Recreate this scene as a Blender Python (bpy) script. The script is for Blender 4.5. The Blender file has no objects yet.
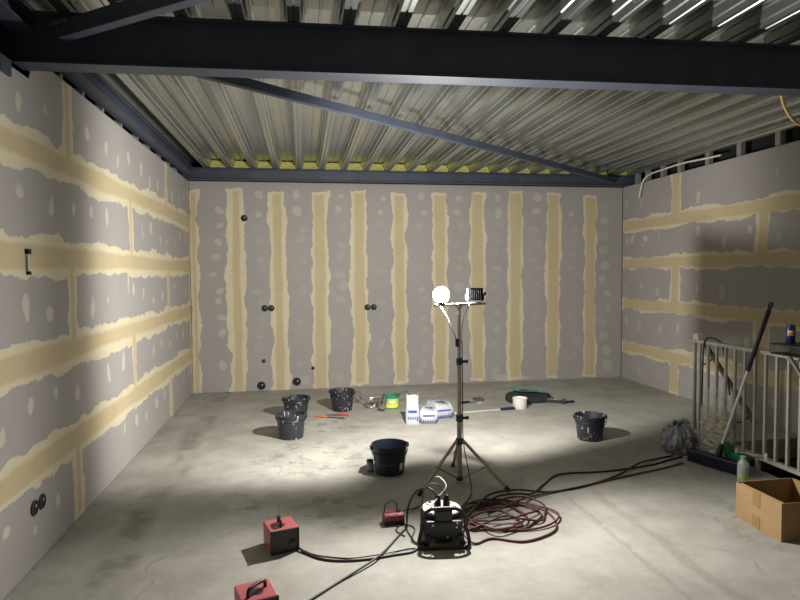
import bpy, bmesh, math, random
import numpy as np
from mathutils import Vector, Matrix
random.seed(7)
C = bpy.context.scene.collection
PI = math.pi

# ------------------------------------------------------------------ camera, world, exposure
cam_d = bpy.data.cameras.new('camera')
cam = bpy.data.objects.new('camera', cam_d); C.objects.link(cam)
cam_d.sensor_fit = 'HORIZONTAL'; cam_d.sensor_width = 36.0
cam_d.lens = 36.0 * 601.93 / 800.0
cam_d.clip_start = 0.05
R_ = Vector((0.98724873, -0.15898382, -0.00800495))
F_ = Vector((0.15847063, 0.98633294, -0.04510416))
U_ = Vector((0.01506638, 0.04326048, 0.99895022))
M_ = Matrix((R_, U_, -F_)).transposed().to_4x4()
M_.translation = Vector((0, 0, 1.64))
cam.matrix_world = M_
bpy.context.scene.camera = cam

W = bpy.data.worlds.new('World'); bpy.context.scene.world = W
W.use_nodes = True
W.node_tree.nodes['Background'].inputs[0].default_value = (0.05, 0.06, 0.09, 1)
W.node_tree.nodes['Background'].inputs[1].default_value = 0.05
vs = bpy.context.scene.view_settings
vs.view_transform = 'Standard'; vs.look = 'None'; vs.gamma = 1.0; vs.use_curve_mapping = False
vs.exposure = 0.0
LAMP_COL = (1.0, 0.97, 0.905)
LAMP_ALL = 80.0          # the work light's even glow, W
LAMP_BACK = 420.0         # its beam towards the far wall, W
LAMP_DOWN = 30.0         # its spill onto the floor, W
LAMP_FRONT = 290.0        # its beam towards the near half of the room, W

# ------------------------------------------------------------------ dimensions
XL, XR, YB, ZT = -1.52, 4.83, 8.58, 2.91
YF = -2.6                       # the room goes on behind the camera
ZD = 3.06                       # underside of the roof deck's ribs

# ------------------------------------------------------------------ materials
def lin(c):
    return tuple(((v / 12.92) if v <= 0.04045 else ((v + 0.055) / 1.055) ** 2.4) for v in c)
def hexc(r, g, b): return lin((r / 255, g / 255, b / 255)) + (1,)

def nmat(name):
    m = bpy.data.materials.new(name); m.use_nodes = True
    nt = m.node_tree
    return m, nt, nt.nodes['Principled BSDF']

def simple(name, col, rough=0.5, metal=0.0, var=0.12, scale=14.0, bump=0.0, spec=0.5):
    """plain surface with a little procedural unevenness"""
    m, nt, b = nmat(name)
    tc = nt.nodes.new('ShaderNodeTexCoord'); n = nt.nodes.new('ShaderNodeTexNoise')
    n.inputs['Scale'].default_value = scale; n.inputs['Detail'].default_value = 5
    nt.links.new(tc.outputs['Object'], n.inputs['Vector'])
    r = nt.nodes.new('ShaderNodeValToRGB')
    c = Vector(col[:3])
    r.color_ramp.elements[0].position = 0.3; r.color_ramp.elements[1].position = 0.7
    r.color_ramp.elements[0].color = tuple(c * (1 - var)) + (1,)
    r.color_ramp.elements[1].color = tuple(min(1, v * (1 + var)) for v in c) + (1,)
    nt.links.new(n.outputs['Fac'], r.inputs['Fac']); nt.links.new(r.outputs['Color'], b.inputs['Base Color'])
    b.inputs['Roughness'].default_value = rough; b.inputs['Metallic'].default_value = metal
    b.inputs['Specular IOR Level'].default_value = spec
    if bump:
        bp = nt.nodes.new('ShaderNodeBump'); bp.inputs['Strength'].default_value = bump; bp.inputs['Distance'].default_value = 0.01
        nt.links.new(n.outputs['Fac'], bp.inputs['Height']); nt.links.new(bp.outputs['Normal'], b.inputs['Normal'])
    return m

def splat(name, col, spot, amount=0.62, scale=22.0, rough=0.45, stretch=(1, 1, 0.45)):
    """plastic with dried plaster splashes"""
    m, nt, b = nmat(name)
    tc = nt.nodes.new('ShaderNodeTexCoord'); mp = nt.nodes.new('ShaderNodeMapping')
    oi = nt.nodes.new('ShaderNodeObjectInfo')
    mp.inputs['Scale'].default_value = stretch
    nt.links.new(tc.outputs['Object'], mp.inputs['Vector'])
    vm = nt.nodes.new('ShaderNodeVectorMath'); vm.operation = 'SCALE'; vm.inputs['Scale'].default_value = 1.0
    cb = nt.nodes.new('ShaderNodeCombineXYZ')
    mm = nt.nodes.new('ShaderNodeMath'); mm.operation = 'MULTIPLY'; mm.inputs[1].default_value = 9.0
    nt.links.new(oi.outputs['Random'], mm.inputs[0])
    for i in range(3): nt.links.new(mm.outputs[0], cb.inputs[i])
    va = nt.nodes.new('ShaderNodeVectorMath'); va.operation = 'ADD'
    nt.links.new(mp.outputs[0], va.inputs[0]); nt.links.new(cb.outputs[0], va.inputs[1])
    n = nt.nodes.new('ShaderNodeTexNoise'); n.inputs['Scale'].default_value = scale; n.inputs['Detail'].default_value = 4
    nt.links.new(va.outputs[0], n.inputs['Vector'])
    r = nt.nodes.new('ShaderNodeValToRGB')
    r.color_ramp.elements[0].position = amount; r.color_ramp.elements[0].color = (0, 0, 0, 1)
    r.color_ramp.elements[1].position = amount + 0.03; r.color_ramp.elements[1].color = (1, 1, 1, 1)
    nt.links.new(n.outputs['Fac'], r.inputs['Fac'])
    mx = nt.nodes.new('ShaderNodeMix'); mx.data_type = 'RGBA'
    mx.inputs['A'].default_value = col; mx.inputs['B'].default_value = spot
    nt.links.new(r.outputs['Color'], mx.inputs['Factor']); nt.links.new(mx.outputs['Result'], b.inputs['Base Color'])
    b.inputs['Roughness'].default_value = rough
    return m

def mix(nt, fac, a, bcol):
    mx = nt.nodes.new('ShaderNodeMix'); mx.data_type = 'RGBA'
    for sock, v in (('Factor', fac), ('A', a), ('B', bcol)):
        if isinstance(v, (tuple, list, float, int)): mx.inputs[sock].default_value = v
        else: nt.links.new(v, mx.inputs[sock])
    return mx.outputs['Result']
def math_(nt, op, a, b=None, c=None, clamp=False):
    n = nt.nodes.new('ShaderNodeMath'); n.operation = op; n.use_clamp = clamp
    for i, v in enumerate((a, b, c)):
        if v is None: continue
        if isinstance(v, (int, float)): n.inputs[i].default_value = v
        else: nt.links.new(v, n.inputs[i])
    return n.outputs[0]
def noise(nt, vec, scale, detail=4, rough=0.55):
    n = nt.nodes.new('ShaderNodeTexNoise'); n.inputs['Scale'].default_value = scale
    n.inputs['Detail'].default_value = detail; n.inputs['Roughness'].default_value = rough
    nt.links.new(vec, n.inputs['Vector']); return n.outputs['Fac']
def ramp(nt, v, lo, hi):
    n = nt.nodes.new('ShaderNodeMapRange'); n.interpolation_type = 'SMOOTHSTEP'
    n.inputs['From Min'].default_value = lo; n.inputs['From Max'].default_value = hi
    nt.links.new(v, n.inputs['Value']); return n.outputs['Result']

def drywall_material(name, patch_strength):
    m, nt, b = nmat(name)
    tc = nt.nodes.new('ShaderNodeTexCoord'); obj_v = tc.outputs['Object']
    def att(n):
        a = nt.nodes.new('ShaderNodeAttribute'); a.attribute_name = n; return a.outputs['Fac']
    n1 = noise(nt, obj_v, 6.5, 4, 0.6); n2 = noise(nt, obj_v, 30, 3)
    rag = math_(nt, 'ADD', math_(nt, 'MULTIPLY', math_(nt, 'SUBTRACT', n1, 0.5), 0.12),
                math_(nt, 'MULTIPLY', math_(nt, 'SUBTRACT', n2, 0.5), 0.02))
    dout = math_(nt, 'ADD', att('d_out'), rag)
    din = math_(nt, 'ADD', att('d_in'), math_(nt, 'MULTIPLY', rag, 0.35))
    dpat = math_(nt, 'ADD', att('d_patch'), math_(nt, 'MULTIPLY', rag, 0.8))
    m_out = ramp(nt, dout, 0.003, -0.003)
    m_in = ramp(nt, din, 0.012, -0.022)
    m_pat = math_(nt, 'MULTIPLY', ramp(nt, dpat, 0.003, -0.003), math_(nt, 'MULTIPLY', att('w_patch'), patch_strength))
    big = noise(nt, obj_v, 1.6, 5); fine = noise(nt, obj_v, 90, 2)
    board = mix(nt, big, (0.29, 0.273, 0.266, 1), (0.345, 0.326, 0.313, 1))
    edge = mix(nt, noise(nt, obj_v, 9, 4), (0.50, 0.45, 0.315, 1), (0.60, 0.545, 0.40, 1))
    tan = mix(nt, noise(nt, obj_v, 4, 5), (0.42, 0.345, 0.21, 1), (0.50, 0.415, 0.27, 1))
    thin = mix(nt, noise(nt, obj_v, 14, 4), (0.43, 0.40, 0.35, 1), (0.55, 0.52, 0.45, 1))
    col = mix(nt, m_pat, board, thin)
    comp = mix(nt, m_in, edge, tan)
    col = mix(nt, m_out, col, comp)
    nt.links.new(col, b.inputs['Base Color'])
    b.inputs['Roughness'].default_value = 0.82; b.inputs['Specular IOR Level'].default_value = 0.25
    h = math_(nt, 'ADD', math_(nt, 'MULTIPLY', m_out, 0.8), math_(nt, 'MULTIPLY', fine, 0.25))
    bp = nt.nodes.new('ShaderNodeBump'); bp.inputs['Strength'].default_value = 0.18; bp.inputs['Distance'].default_value = 0.004
    nt.links.new(h, bp.inputs['Height']); nt.links.new(bp.outputs['Normal'], b.inputs['Normal'])
    return m

def concrete_material():
    m, nt, b = nmat('screed_concrete')
    tc = nt.nodes.new('ShaderNodeTexCoord'); v = tc.outputs['Object']
    sx = nt.nodes.new('ShaderNodeSeparateXYZ'); nt.links.new(v, sx.inputs[0])
    X, Y = sx.outputs['X'], sx.outputs['Y']
    n1 = noise(nt, v, 0.7, 6); n2 = noise(nt, v, 3.2, 6, 0.65); n3 = noise(nt, v, 34, 5, 0.7)
    t = math_(nt, 'ADD', math_(nt, 'MULTIPLY', n1, 0.5), math_(nt, 'MULTIPLY', n2, 0.5))
    col = mix(nt, ramp(nt, t, 0.36, 0.64), (0.275, 0.262, 0.233, 1), (0.395, 0.38, 0.342, 1))
    col = mix(nt, math_(nt, 'MULTIPLY', ramp(nt, n3, 0.5, 0.75), 0.28), col, (0.48, 0.465, 0.43, 1))
    # dirty track along the left wall
    wob = math_(nt, 'MULTIPLY', math_(nt, 'SUBTRACT', noise(nt, v, 1.3, 4), 0.5), 0.35)
    dx = math_(nt, 'ABSOLUTE', math_(nt, 'ADD', math_(nt, 'ADD', X, 1.10), wob))
    tr = math_(nt, 'MULTIPLY', ramp(nt, dx, 0.17, 0.04), ramp(nt, n2, 0.42, 0.60))
    col = mix(nt, math_(nt, 'MULTIPLY', tr, 0.75), col, (0.17, 0.155, 0.13, 1))
    # two faint trowel lines running to the foreground
    for x0, w, sl in ((1.88, 0.03, 0.0), (2.12, 0.05, -0.08)):
        q = math_(nt, 'ABSOLUTE', math_(nt, 'ADD', math_(nt, 'SUBTRACT', X, x0), math_(nt, 'MULTIPLY', math_(nt, 'SUBTRACT', n2, 0.5), 0.16)))
        mk = math_(nt, 'MULTIPLY', ramp(nt, q, w, w * 0.3), math_(nt, 'MULTIPLY', ramp(nt, Y, 4.4, 3.9), ramp(nt, n3, 0.36, 0.5)))
        col = mix(nt, math_(nt, 'MULTIPLY', mk, 0.45), col, (0.23, 0.205, 0.165, 1))
    # small dark scrapes and damp spots, most of them in the work area
    mp = nt.nodes.new('ShaderNodeMapping'); mp.inputs['Scale'].default_value = (1.0, 1.0, 1); nt.links.new(v, mp.inputs['Vector'])
    sp = noise(nt, mp.outputs[0], 5.5, 5, 0.62)
    col = mix(nt, math_(nt, 'MULTIPLY', ramp(nt, sp, 0.69, 0.73), 0.4), col, (0.155, 0.145, 0.125, 1))
    def disc(cx, cy, r):
        a = math_(nt, 'POWER', math_(nt, 'SUBTRACT', X, cx), 2.0); c = math_(nt, 'POWER', math_(nt, 'SUBTRACT', Y, cy), 2.0)
        return ramp(nt, math_(nt, 'SQRT', math_(nt, 'ADD', a, c)), r, r * 0.3)
    sp2 = noise(nt, mp.outputs[0], 5.0, 7, 0.72)
    for cx, cy, r in ((0.15, 5.4, 0.9), (0.15, 6.5, 0.8), (-0.42, 4.38, 0.34), (0.2, 4.1, 0.5), (3.0, 3.4, 0.6)):
        mk = math_(nt, 'MULTIPLY', disc(cx, cy, r), ramp(nt, sp2, 0.53, 0.575))
        col = mix(nt, math_(nt, 'MULTIPLY', mk, 0.5), col, (0.14, 0.13, 0.11, 1))
    # hairline cracks
    vo = nt.nodes.new('ShaderNodeTexVoronoi'); vo.feature = 'DISTANCE_TO_EDGE'; vo.inputs['Scale'].default_value = 0.42
    wv = nt.nodes.new('ShaderNodeVectorMath'); wv.operation = 'ADD'
    nz = nt.nodes.new('ShaderNodeTexNoise'); nz.inputs['Scale'].default_value = 2.5; nz.inputs['Detail'].default_value = 6; nt.links.new(v, nz.inputs['Vector'])
    sc = nt.nodes.new('ShaderNodeVectorMath'); sc.operation = 'SCALE'; sc.inputs['Scale'].default_value = 0.35
    nt.links.new(nz.outputs['Color'], sc.inputs[0]); nt.links.new(v, wv.inputs[0]); nt.links.new(sc.outputs[0], wv.inputs[1])
    nt.links.new(wv.outputs[0], vo.inputs['Vector'])
    ck = math_(nt, 'MULTIPLY', ramp(nt, vo.outputs['Distance'], 0.004, 0.0015), ramp(nt, n2, 0.50, 0.56))
    col = mix(nt, math_(nt, 'MULTIPLY', ck, 0.45), col, (0.16, 0.14, 0.12, 1))
    nt.links.new(col, b.inputs['Base Color'])
    b.inputs['Roughness'].default_value = 0.72; b.inputs['Specular IOR Level'].default_value = 0.3
    bp = nt.nodes.new('ShaderNodeBump'); bp.inputs['Strength'].default_value = 0.25; bp.inputs['Distance'].default_value = 0.006
    nt.links.new(math_(nt, 'ADD', n3, n2), bp.inputs['Height']); nt.links.new(bp.outputs['Normal'], b.inputs['Normal'])
    return m

def deck_material():
    m, nt, b = nmat('galvanised_deck')
    tc = nt.nodes.new('ShaderNodeTexCoord'); v = tc.outputs['Object']
    mp = nt.nodes.new('ShaderNodeMapping'); mp.inputs['Scale'].default_value = (3, 0.6, 3); nt.links.new(v, mp.inputs['Vector'])
    n1 = noise(nt, mp.outputs[0], 3.0, 5); n2 = noise(nt, v, 26, 3)
    col = mix(nt, n1, (0.43, 0.45, 0.435, 1), (0.46, 0.48, 0.465, 1))
    col = mix(nt, math_(nt, 'MULTIPLY', n2, 0.10), col, (0.34, 0.34, 0.33, 1))
    nt.links.new(col, b.inputs['Base Color'])
    b.inputs['Metallic'].default_value = 0.92
    rr = nt.nodes.new('ShaderNodeMapRange'); rr.inputs['To Min'].default_value = 0.25; rr.inputs['To Max'].default_value = 0.28
    nt.links.new(n1, rr.inputs['Value']); nt.links.new(rr.outputs['Result'], b.inputs['Roughness'])
    return m

def clear_film(name, alpha, col):
    m, nt, b = nmat(name)
    tc = nt.nodes.new('ShaderNodeTexCoord'); n = noise(nt, tc.outputs['Object'], 13, 5, 0.6)
    tr = nt.nodes.new('ShaderNodeBsdfTransparent'); mxs = nt.nodes.new('ShaderNodeMixShader')
    b.inputs['Base Color'].default_value = col; b.inputs['Roughness'].default_value = 0.3
    f = nt.nodes.new('ShaderNodeMapRange'); f.inputs['From Min'].default_value = 0.35; f.inputs['From Max'].default_value = 0.7
    f.inputs['To Min'].default_value = alpha * 0.7; f.inputs['To Max'].default_value = min(1, alpha * 1.5)
    nt.links.new(n, f.inputs['Value']); nt.links.new(f.outputs['Result'], mxs.inputs[0])
    nt.links.new(tr.outputs[0], mxs.inputs[1]); nt.links.new(b.outputs[0], mxs.inputs[2])
    nt.links.new(mxs.outputs[0], nt.nodes['Material Output'].inputs['Surface'])
    return m

def grille_material():
    m, nt, b = nmat('black_perforated_grille')
    tc = nt.nodes.new('ShaderNodeTexCoord')
    vo = nt.nodes.new('ShaderNodeTexVoronoi'); vo.inputs['Scale'].default_value = 95; vo.inputs['Randomness'].default_value = 0.0
    nt.links.new(tc.outputs['Object'], vo.inputs['Vector'])
    f = ramp(nt, vo.outputs['Distance'], 0.30, 0.42)
    nt.links.new(mix(nt, f, (0.004, 0.004, 0.004, 1), (0.05, 0.05, 0.05, 1)), b.inputs['Base Color'])
    b.inputs['Roughness'].default_value = 0.5
    return m

def emit(name, col, s):
    m = bpy.data.materials.new(name); m.use_nodes = True; nt = m.node_tree
    nt.nodes.remove(nt.nodes['Principled BSDF'])
    e = nt.nodes.new('ShaderNodeEmission'); e.inputs[0].default_value = tuple(col) + (1,); e.inputs[1].default_value = s
    nt.links.new(e.outputs[0], nt.nodes['Material Output'].inputs['Surface']); return m

def lamp_glass(name, col, s):
    m = emit(name, col, s); nt = m.node_tree
    tr = nt.nodes.new('ShaderNodeBsdfTransparent'); a = nt.nodes.new('ShaderNodeAddShader')
    nt.links.new(nt.nodes['Emission'].outputs[0], a.inputs[0]); nt.links.new(tr.outputs[0], a.inputs[1])
    nt.links.new(a.outputs[0], nt.nodes['Material Output'].inputs['Surface']); return m

MAT = {
    'steel': simple('anthracite_painted_steel', (0.036, 0.044, 0.068), 0.5, 0.0, 0.2, 5),
    'conc': concrete_material(), 'deck': deck_material(),
    'wall_l': drywall_material('drywall_side', 1.0), 'wall_b': drywall_material('drywall_end', 0.5),
    'stud': simple('zinc_stud', (0.42, 0.42, 0.40), 0.45, 0.6, 0.1),
    'void': simple('cavity_shade_black', (0.012, 0.012, 0.014), 0.9, 0, 0.2),  # near-black colour stands for the shade in gaps and the stairwell
    'wool': simple('yellow_mineral_wool', (0.36, 0.34, 0.10), 0.95, 0, 0.35, 40, 0.6),
    'blackp': simple('black_plastic', (0.016, 0.016, 0.018), 0.45, 0, 0.2, 18),
    'rubber': simple('black_rubber', (0.02, 0.02, 0.021), 0.55, 0, 0.25, 30),
    'bucket': splat('black_bucket_plastic', (0.017, 0.019, 0.026, 1), (0.42, 0.41, 0.38, 1), 0.635, 44, 0.45, (1, 1, 0.5)),
    'bucket_in': splat('plaster_stained_bucket', (0.022, 0.026, 0.035, 1), (0.40, 0.40, 0.38, 1), 0.62, 42, 0.45, (1, 1, 0.25)),
    'bucket_clean': splat('blueblack_bucket_plastic', (0.014, 0.020, 0.040, 1), (0.3, 0.31, 0.33, 1), 0.74, 18),
    'grey_mark': simple('pale_grey_mark', (0.30, 0.34, 0.42), 0.6),
    'paper': simple('white_paper', (0.40, 0.41, 0.43), 0.7, 0, 0.08, 20, 0.4),
    'blue': simple('blue_print', (0.03, 0.07, 0.36), 0.6, 0, 0.15),
    'wire': simple('dull_wire', (0.10, 0.10, 0.10), 0.35, 0.9),
    'chrome': simple('brushed_steel', (0.55, 0.55, 0.56), 0.3, 0.95, 0.1, 30),
    'tripod': simple('tripod_grey_tube', (0.40, 0.36, 0.29), 0.5, 0.2, 0.12, 16),
    'teal': simple('dark_teal_plastic', (0.012, 0.055, 0.075), 0.45),
    'red': simple('red_paint', (0.42, 0.10, 0.11), 0.45, 0, 0.15, 8),
    'redp': simple('red_plastic', (0.27, 0.03, 0.055), 0.38, 0, 0.15, 12),
    'redlight': simple('pale_red_edge', (0.55, 0.24, 0.24), 0.6, 0, 0.3, 40),
    'redcable': simple('dark_red_cable', (0.115, 0.035, 0.04), 0.5, 0, 0.25, 20),
    'grille': grille_material(),
    'card': simple('brown_cardboard', (0.29, 0.185, 0.085), 0.8, 0, 0.07, 7),
    'tape': simple('brown_parcel_tape', (0.255, 0.155, 0.062), 0.4, 0, 0.05),
    'white_metal': simple('white_lacquered_steel', (0.44, 0.42, 0.375), 0.5, 0, 0.08),
    'whitep': splat('dirty_white_plastic', (0.66, 0.64, 0.58, 1), (0.30, 0.29, 0.26, 1), 0.66, 26, 0.5, (1, 1, 1)),
    'green': simple('teal_green_plastic', (0.02, 0.20, 0.13), 0.45, 0, 0.2),
    'green2': simple('bright_green_plastic', (0.012, 0.21, 0.075), 0.4, 0, 0.12),
    'lime': simple('yellow_green_label', (0.42, 0.60, 0.10), 0.5, 0, 0.25, 12),
    'yellow': simple('yellow_print', (0.80, 0.68, 0.08), 0.5),
    'white': simple('white_print', (0.8, 0.8, 0.78), 0.6),
    'broom': simple('dark_navy_plastic', (0.006, 0.007, 0.018), 0.45, 0, 0.2),
    'cloth': simple('black_bag_cloth', (0.014, 0.016, 0.020), 0.8, 0, 0.3, 25),
    'railbrown': simple('dull_brown_rail', (0.10, 0.085, 0.065), 0.5, 0, 0.2),
    'labelgrey': simple('faded_bottle_label', (0.42, 0.44, 0.42), 0.5),
    'lampblack': simple('matt_black_lamp_casting', (0.006, 0.007, 0.012), 0.6, 0, 0.2, 18, 0, 0.2),
    'navy': simple('navy_plastic', (0.009, 0.012, 0.045), 0.5, 0, 0.2),
    'bristle': simple('navy_bristles', (0.010, 0.011, 0.03), 0.85, 0, 0.5, 120, 0.8),
    'pole': simple('pale_aluminium_pole', (0.62, 0.62, 0.60), 0.4, 0.4),
    'greybag': simple('grey_refuse_film', (0.20, 0.21, 0.225), 0.34, 0, 0.3, 11, 1.0),
    'film': clear_film('clear_plastic_film', 0.26, (0.55, 0.56, 0.53, 1)),
    'bottle': clear_film('clear_bottle_plastic', 0.5, (0.7, 0.72, 0.72, 1)),
    'scrap': simple('cream_scraps', (0.58, 0.51, 0.34), 0.85, 0, 0.25, 6, 0.1),
    'mud': simple('dust_caked_metal', (0.155, 0.13, 0.125), 0.8, 0, 0.35, 40, 0.4),
    'purple': simple('dark_dusty_plastic', (0.10, 0.085, 0.10), 0.7, 0, 0.3, 30),
    'orange': simple('orange_handle', (0.52, 0.13, 0.06), 0.5, 0, 0.15),
    'redh': simple('red_handle', (0.42, 0.05, 0.05), 0.5, 0, 0.15),
    'blade': simple('dull_blade', (0.20, 0.20, 0.20), 0.4, 0.7, 0.2),
    'canblue': simple('blue_can_label', (0.02, 0.025, 0.13), 0.35, 0.2),
    'canor': simple('orange_can_emblem', (0.60, 0.25, 0.05), 0.4),
    'whitecable': simple('white_cable', (0.62, 0.60, 0.55), 0.5),
    'yelcable': simple('yellowed_cable', (0.50, 0.36, 0.14), 0.5),
    'tool_green': simple('dull_green_tool', (0.05, 0.17, 0.14), 0.5, 0, 0.25),
    'black_steel': simple('black_coated_steel', (0.012, 0.012, 0.011), 0.5, 0, 0.2),
    'panel': simple('silver_panel', (0.62, 0.62, 0.61), 0.35, 0.3, 0.12, 30),
    'lensoff': simple('unlit_lamp_glass', (0.06, 0.07, 0.10), 0.15),
    'hole': simple('dark_hole', (0.006, 0.006, 0.006), 0.8),
    'plaster': simple('dried_plaster', (0.55, 0.53, 0.47), 0.85, 0, 0.2, 20, 0.4),
    'glow': lamp_glass('lit_lamp_globe', LAMP_COL, 9.0),
}

# ------------------------------------------------------------------ mesh helpers
def box(bm, c, s, rot=None):
    r = bmesh.ops.create_cube(bm, size=1.0)
    M = Matrix.Translation(Vector(c)) @ (rot.to_4x4() if rot is not None else Matrix.Identity(4)) @ Matrix.Diagonal((s[0], s[1], s[2], 1))
    bmesh.ops.transform(bm, matrix=M, verts=r['verts']); return r['verts']
def rz(a): return Matrix.Rotation(a, 3, 'Z')
def rx(a): return Matrix.Rotation(a, 3, 'X')
def ry(a): return Matrix.Rotation(a, 3, 'Y')

def lathe(bm, prof, n=28, c=(0, 0, 0), rot=None, closed=False, a0=0.0, a1=2 * PI):
    """prof: list of (radius, z) turned about z"""
    full = abs(a1 - a0 - 2 * PI) < 1e-6
    k = n if full else n + 1
    rings = []
    for r, z in prof:
        ring = []
        for i in range(k):
            a = a0 + (a1 - a0) * i / n
            p = Vector((r * math.cos(a), r * math.sin(a), z))
            if rot is not None: p = rot @ p
            ring.append(bm.verts.new(p + Vector(c)))
        rings.append(ring)
    for A, B in zip(rings, rings[1:]):
        for i in range(n):
            j = (i + 1) % k
            try: bm.faces.new((A[i], A[j], B[j], B[i]))
            except ValueError: pass
    if full and closed:
        if prof[0][0] > 1e-5: bm.faces.new(list(reversed(rings[0])))
        if prof[-1][0] > 1e-5: bm.faces.new(rings[-1])

def tube(bm, pts, r, n=8, closed=False, caps=True):
    pts = [Vector(p) for p in pts]
    N = len(pts); rings = []; up = None
    rad = r if isinstance(r, (list, tuple)) else [r] * N
    for i, p in enumerate(pts):
        if closed: t = pts[(i + 1) % N] - pts[i - 1]
        else: t = pts[min(i + 1, N - 1)] - pts[max(i - 1, 0)]
        if t.length < 1e-9: t = Vector((0, 0, 1))
        t.normalize()
        if up is None:
            up = Vector((0, 0, 1)) if abs(t.z) < 0.9 else Vector((1, 0, 0))
        s = t.cross(up)
        if s.length < 1e-6: s = t.orthogonal()
        s.normalize(); up = s.cross(t).normalized()
        rings.append([bm.verts.new(p + rad[i] * (math.cos(2 * PI * k / n) * s + math.sin(2 * PI * k / n) * up)) for k in range(n)])
    M = N if closed else N - 1
    for i in range(M):
        A, B = rings[i], rings[(i + 1) % N]
        for k in range(n):
            bm.faces.new((A[k], A[(k + 1) % n], B[(k + 1) % n], B[k]))
    if not closed and caps:
        bm.faces.new(list(reversed(rings[0]))); bm.faces.new(rings[-1])

def spline(pts, sub=8, closed=False):
    P = [Vector(p) for p in pts]; N = len(P); out = []
    rng = range(N if closed else N - 1)
    for i in rng:
        g = (lambda k: P[k % N]) if closed else (lambda k: P[min(max(k, 0), N - 1)])
        a, b, c, d = g(i - 1), g(i), g(i + 1), g(i + 2)
        for s in range(sub):
            t = s / sub
            out.append(0.5 * ((2 * b) + (c - a) * t + (2 * a - 5 * b + 4 * c - d) * t * t + (3 * b - a - 3 * c + d) * t ** 3))
    if not closed: out.append(P[-1])
    return out

def link(name, bm, mat, parent=None, loc=(0, 0, 0), rot=0.0, smooth=None, bevel=0.0):
    bmesh.ops.recalc_face_normals(bm, faces=bm.faces[:])
    me = bpy.data.meshes.new(name); bm.to_mesh(me); bm.free()
    me.materials.append(MAT[mat] if isinstance(mat, str) else mat)
    o = bpy.data.objects.new(name, me); C.objects.link(o)
    o.location = loc; o.rotation_euler = (0, 0, rot)
    if parent: o.parent = parent
    if smooth is not None:
        me.polygons.foreach_set('use_smooth', [True] * len(me.polygons))
        me.set_sharp_from_angle(angle=math.radians(smooth))
    if bevel:
        b = o.modifiers.new('bevel', 'BEVEL'); b.width = bevel; b.segments = 2; b.limit_method = 'ANGLE'
    return o
def B(): return bmesh.new()
def tag(o, label, cat, group=None, kind=None):
    o['label'] = label; o['category'] = cat
    if group: o['group'] = group
    if kind: o['kind'] = kind
    return o
def thing(name, label, cat, loc=(0, 0, 0), rot=0.0, group=None):
    o = bpy.data.objects.new(name, None); C.objects.link(o); o.empty_display_size = 0.1
    o.location = loc; o.rotation_euler = (0, 0, rot)
    return tag(o, label, cat, group)
def struct(o, label=None):
    o['kind'] = 'structure'
    if label: o['label'] = label
    return o
def copy_tree(o, parent=None):
    c = o.copy(); C.objects.link(c)
    if parent: c.parent = parent
    for ch in [x for x in bpy.data.objects if x.parent == o]: copy_tree(ch, c)
    return c

# ------------------------------------------------------------------ drywall walls with taped joints
rs = np.random.RandomState(11)
def wobble(n, step, amp, extent):
    """smooth random function of one coordinate"""
    k = np.arange(-4, extent, step); v = rs.uniform(-1, 1, len(k)) * amp
    return lambda x: np.interp(x, k, v)
def wall(name, us, vs_, place, bands, patches, mat):
    U, V = np.meshgrid(us, vs_)
    dout = np.full(U.shape, 9.0); din = np.full(U.shape, 9.0); dp = np.full(U.shape, 9.0); wp = np.ones(U.shape)
    for kind, c, a0, a1, hw, hin in bands:
        A, T = (U, V) if kind == 'v' else (V, U)
        l1, l2 = wobble(0, 0.28, 0.028, 12), wobble(0, 0.13, 0.010, 12)
        r1, r2 = wobble(0, 0.28, 0.028, 12), wobble(0, 0.13, 0.010, 12)
        i1 = wobble(0, 0.5, 0.012, 12); cc = wobble(0, 0.8, 0.008, 12)
        x = A - c - cc(T)
        d = np.where(x < 0, -x - (hw + l1(T) + l2(T)), x - (hw + r1(T) + r2(T)))
        end = np.maximum(a0 - T, T - a1)
        dout = np.minimum(dout, np.maximum(d, end))
        din = np.minimum(din, np.maximum(np.abs(x) - (hin + i1(T)), end + 0.03))
    for (u, v, a, b, w, ang) in patches:
        i0, i1_ = np.searchsorted(us, [u - 0.35, u + 0.35]); j0, j1 = np.searchsorted(vs_, [v - 0.35, v + 0.35])
        if i0 >= i1_ or j0 >= j1: continue
        du = U[j0:j1, i0:i1_] - u; dv = V[j0:j1, i0:i1_] - v
        x = du * math.cos(ang) + dv * math.sin(ang); y = -du * math.sin(ang) + dv * math.cos(ang)
        d = (np.sqrt((x / a) ** 2 + (y / b) ** 2) - 1) * min(a, b)
        s = dp[j0:j1, i0:i1_]; ww = wp[j0:j1, i0:i1_]
        ww[d < s] = w; s[:] = np.minimum(s, d)
    nv, nu = U.shape
    co = place(U.ravel(), V.ravel()).astype(np.float32)
    idx = np.arange(nu * nv).reshape(nv, nu)
    quads = np.stack([idx[:-1, :-1], idx[:-1, 1:], idx[1:, 1:], idx[1:, :-1]], -1).reshape(-1, 4)
    me = bpy.data.meshes.new(name)
    me.vertices.add(len(co)); me.vertices.foreach_set('co', co.ravel())
    me.loops.add(quads.size); me.loops.foreach_set('vertex_index', quads.ravel().astype(np.int32))
    me.polygons.add(len(quads)); me.polygons.foreach_set('loop_start', np.arange(0, quads.size, 4, dtype=np.int32))
    me.update(calc_edges=True)
    for n, arr in (('d_out', dout), ('d_in', din), ('d_patch', dp), ('w_patch', wp)):
        at = me.attributes.new(n, 'FLOAT', 'POINT'); at.data.foreach_set('value', np.clip(arr, -1, 1).astype(np.float32).ravel())
    me.materials.append(MAT[mat])
    o = bpy.data.objects.new(name, me); C.objects.link(o)
    md = o.modifiers.new('thick', 'SOLIDIFY'); md.thickness = 0.025; md.offset = 1 if name == 'wall_right' else -1
    return struct(o)

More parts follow.
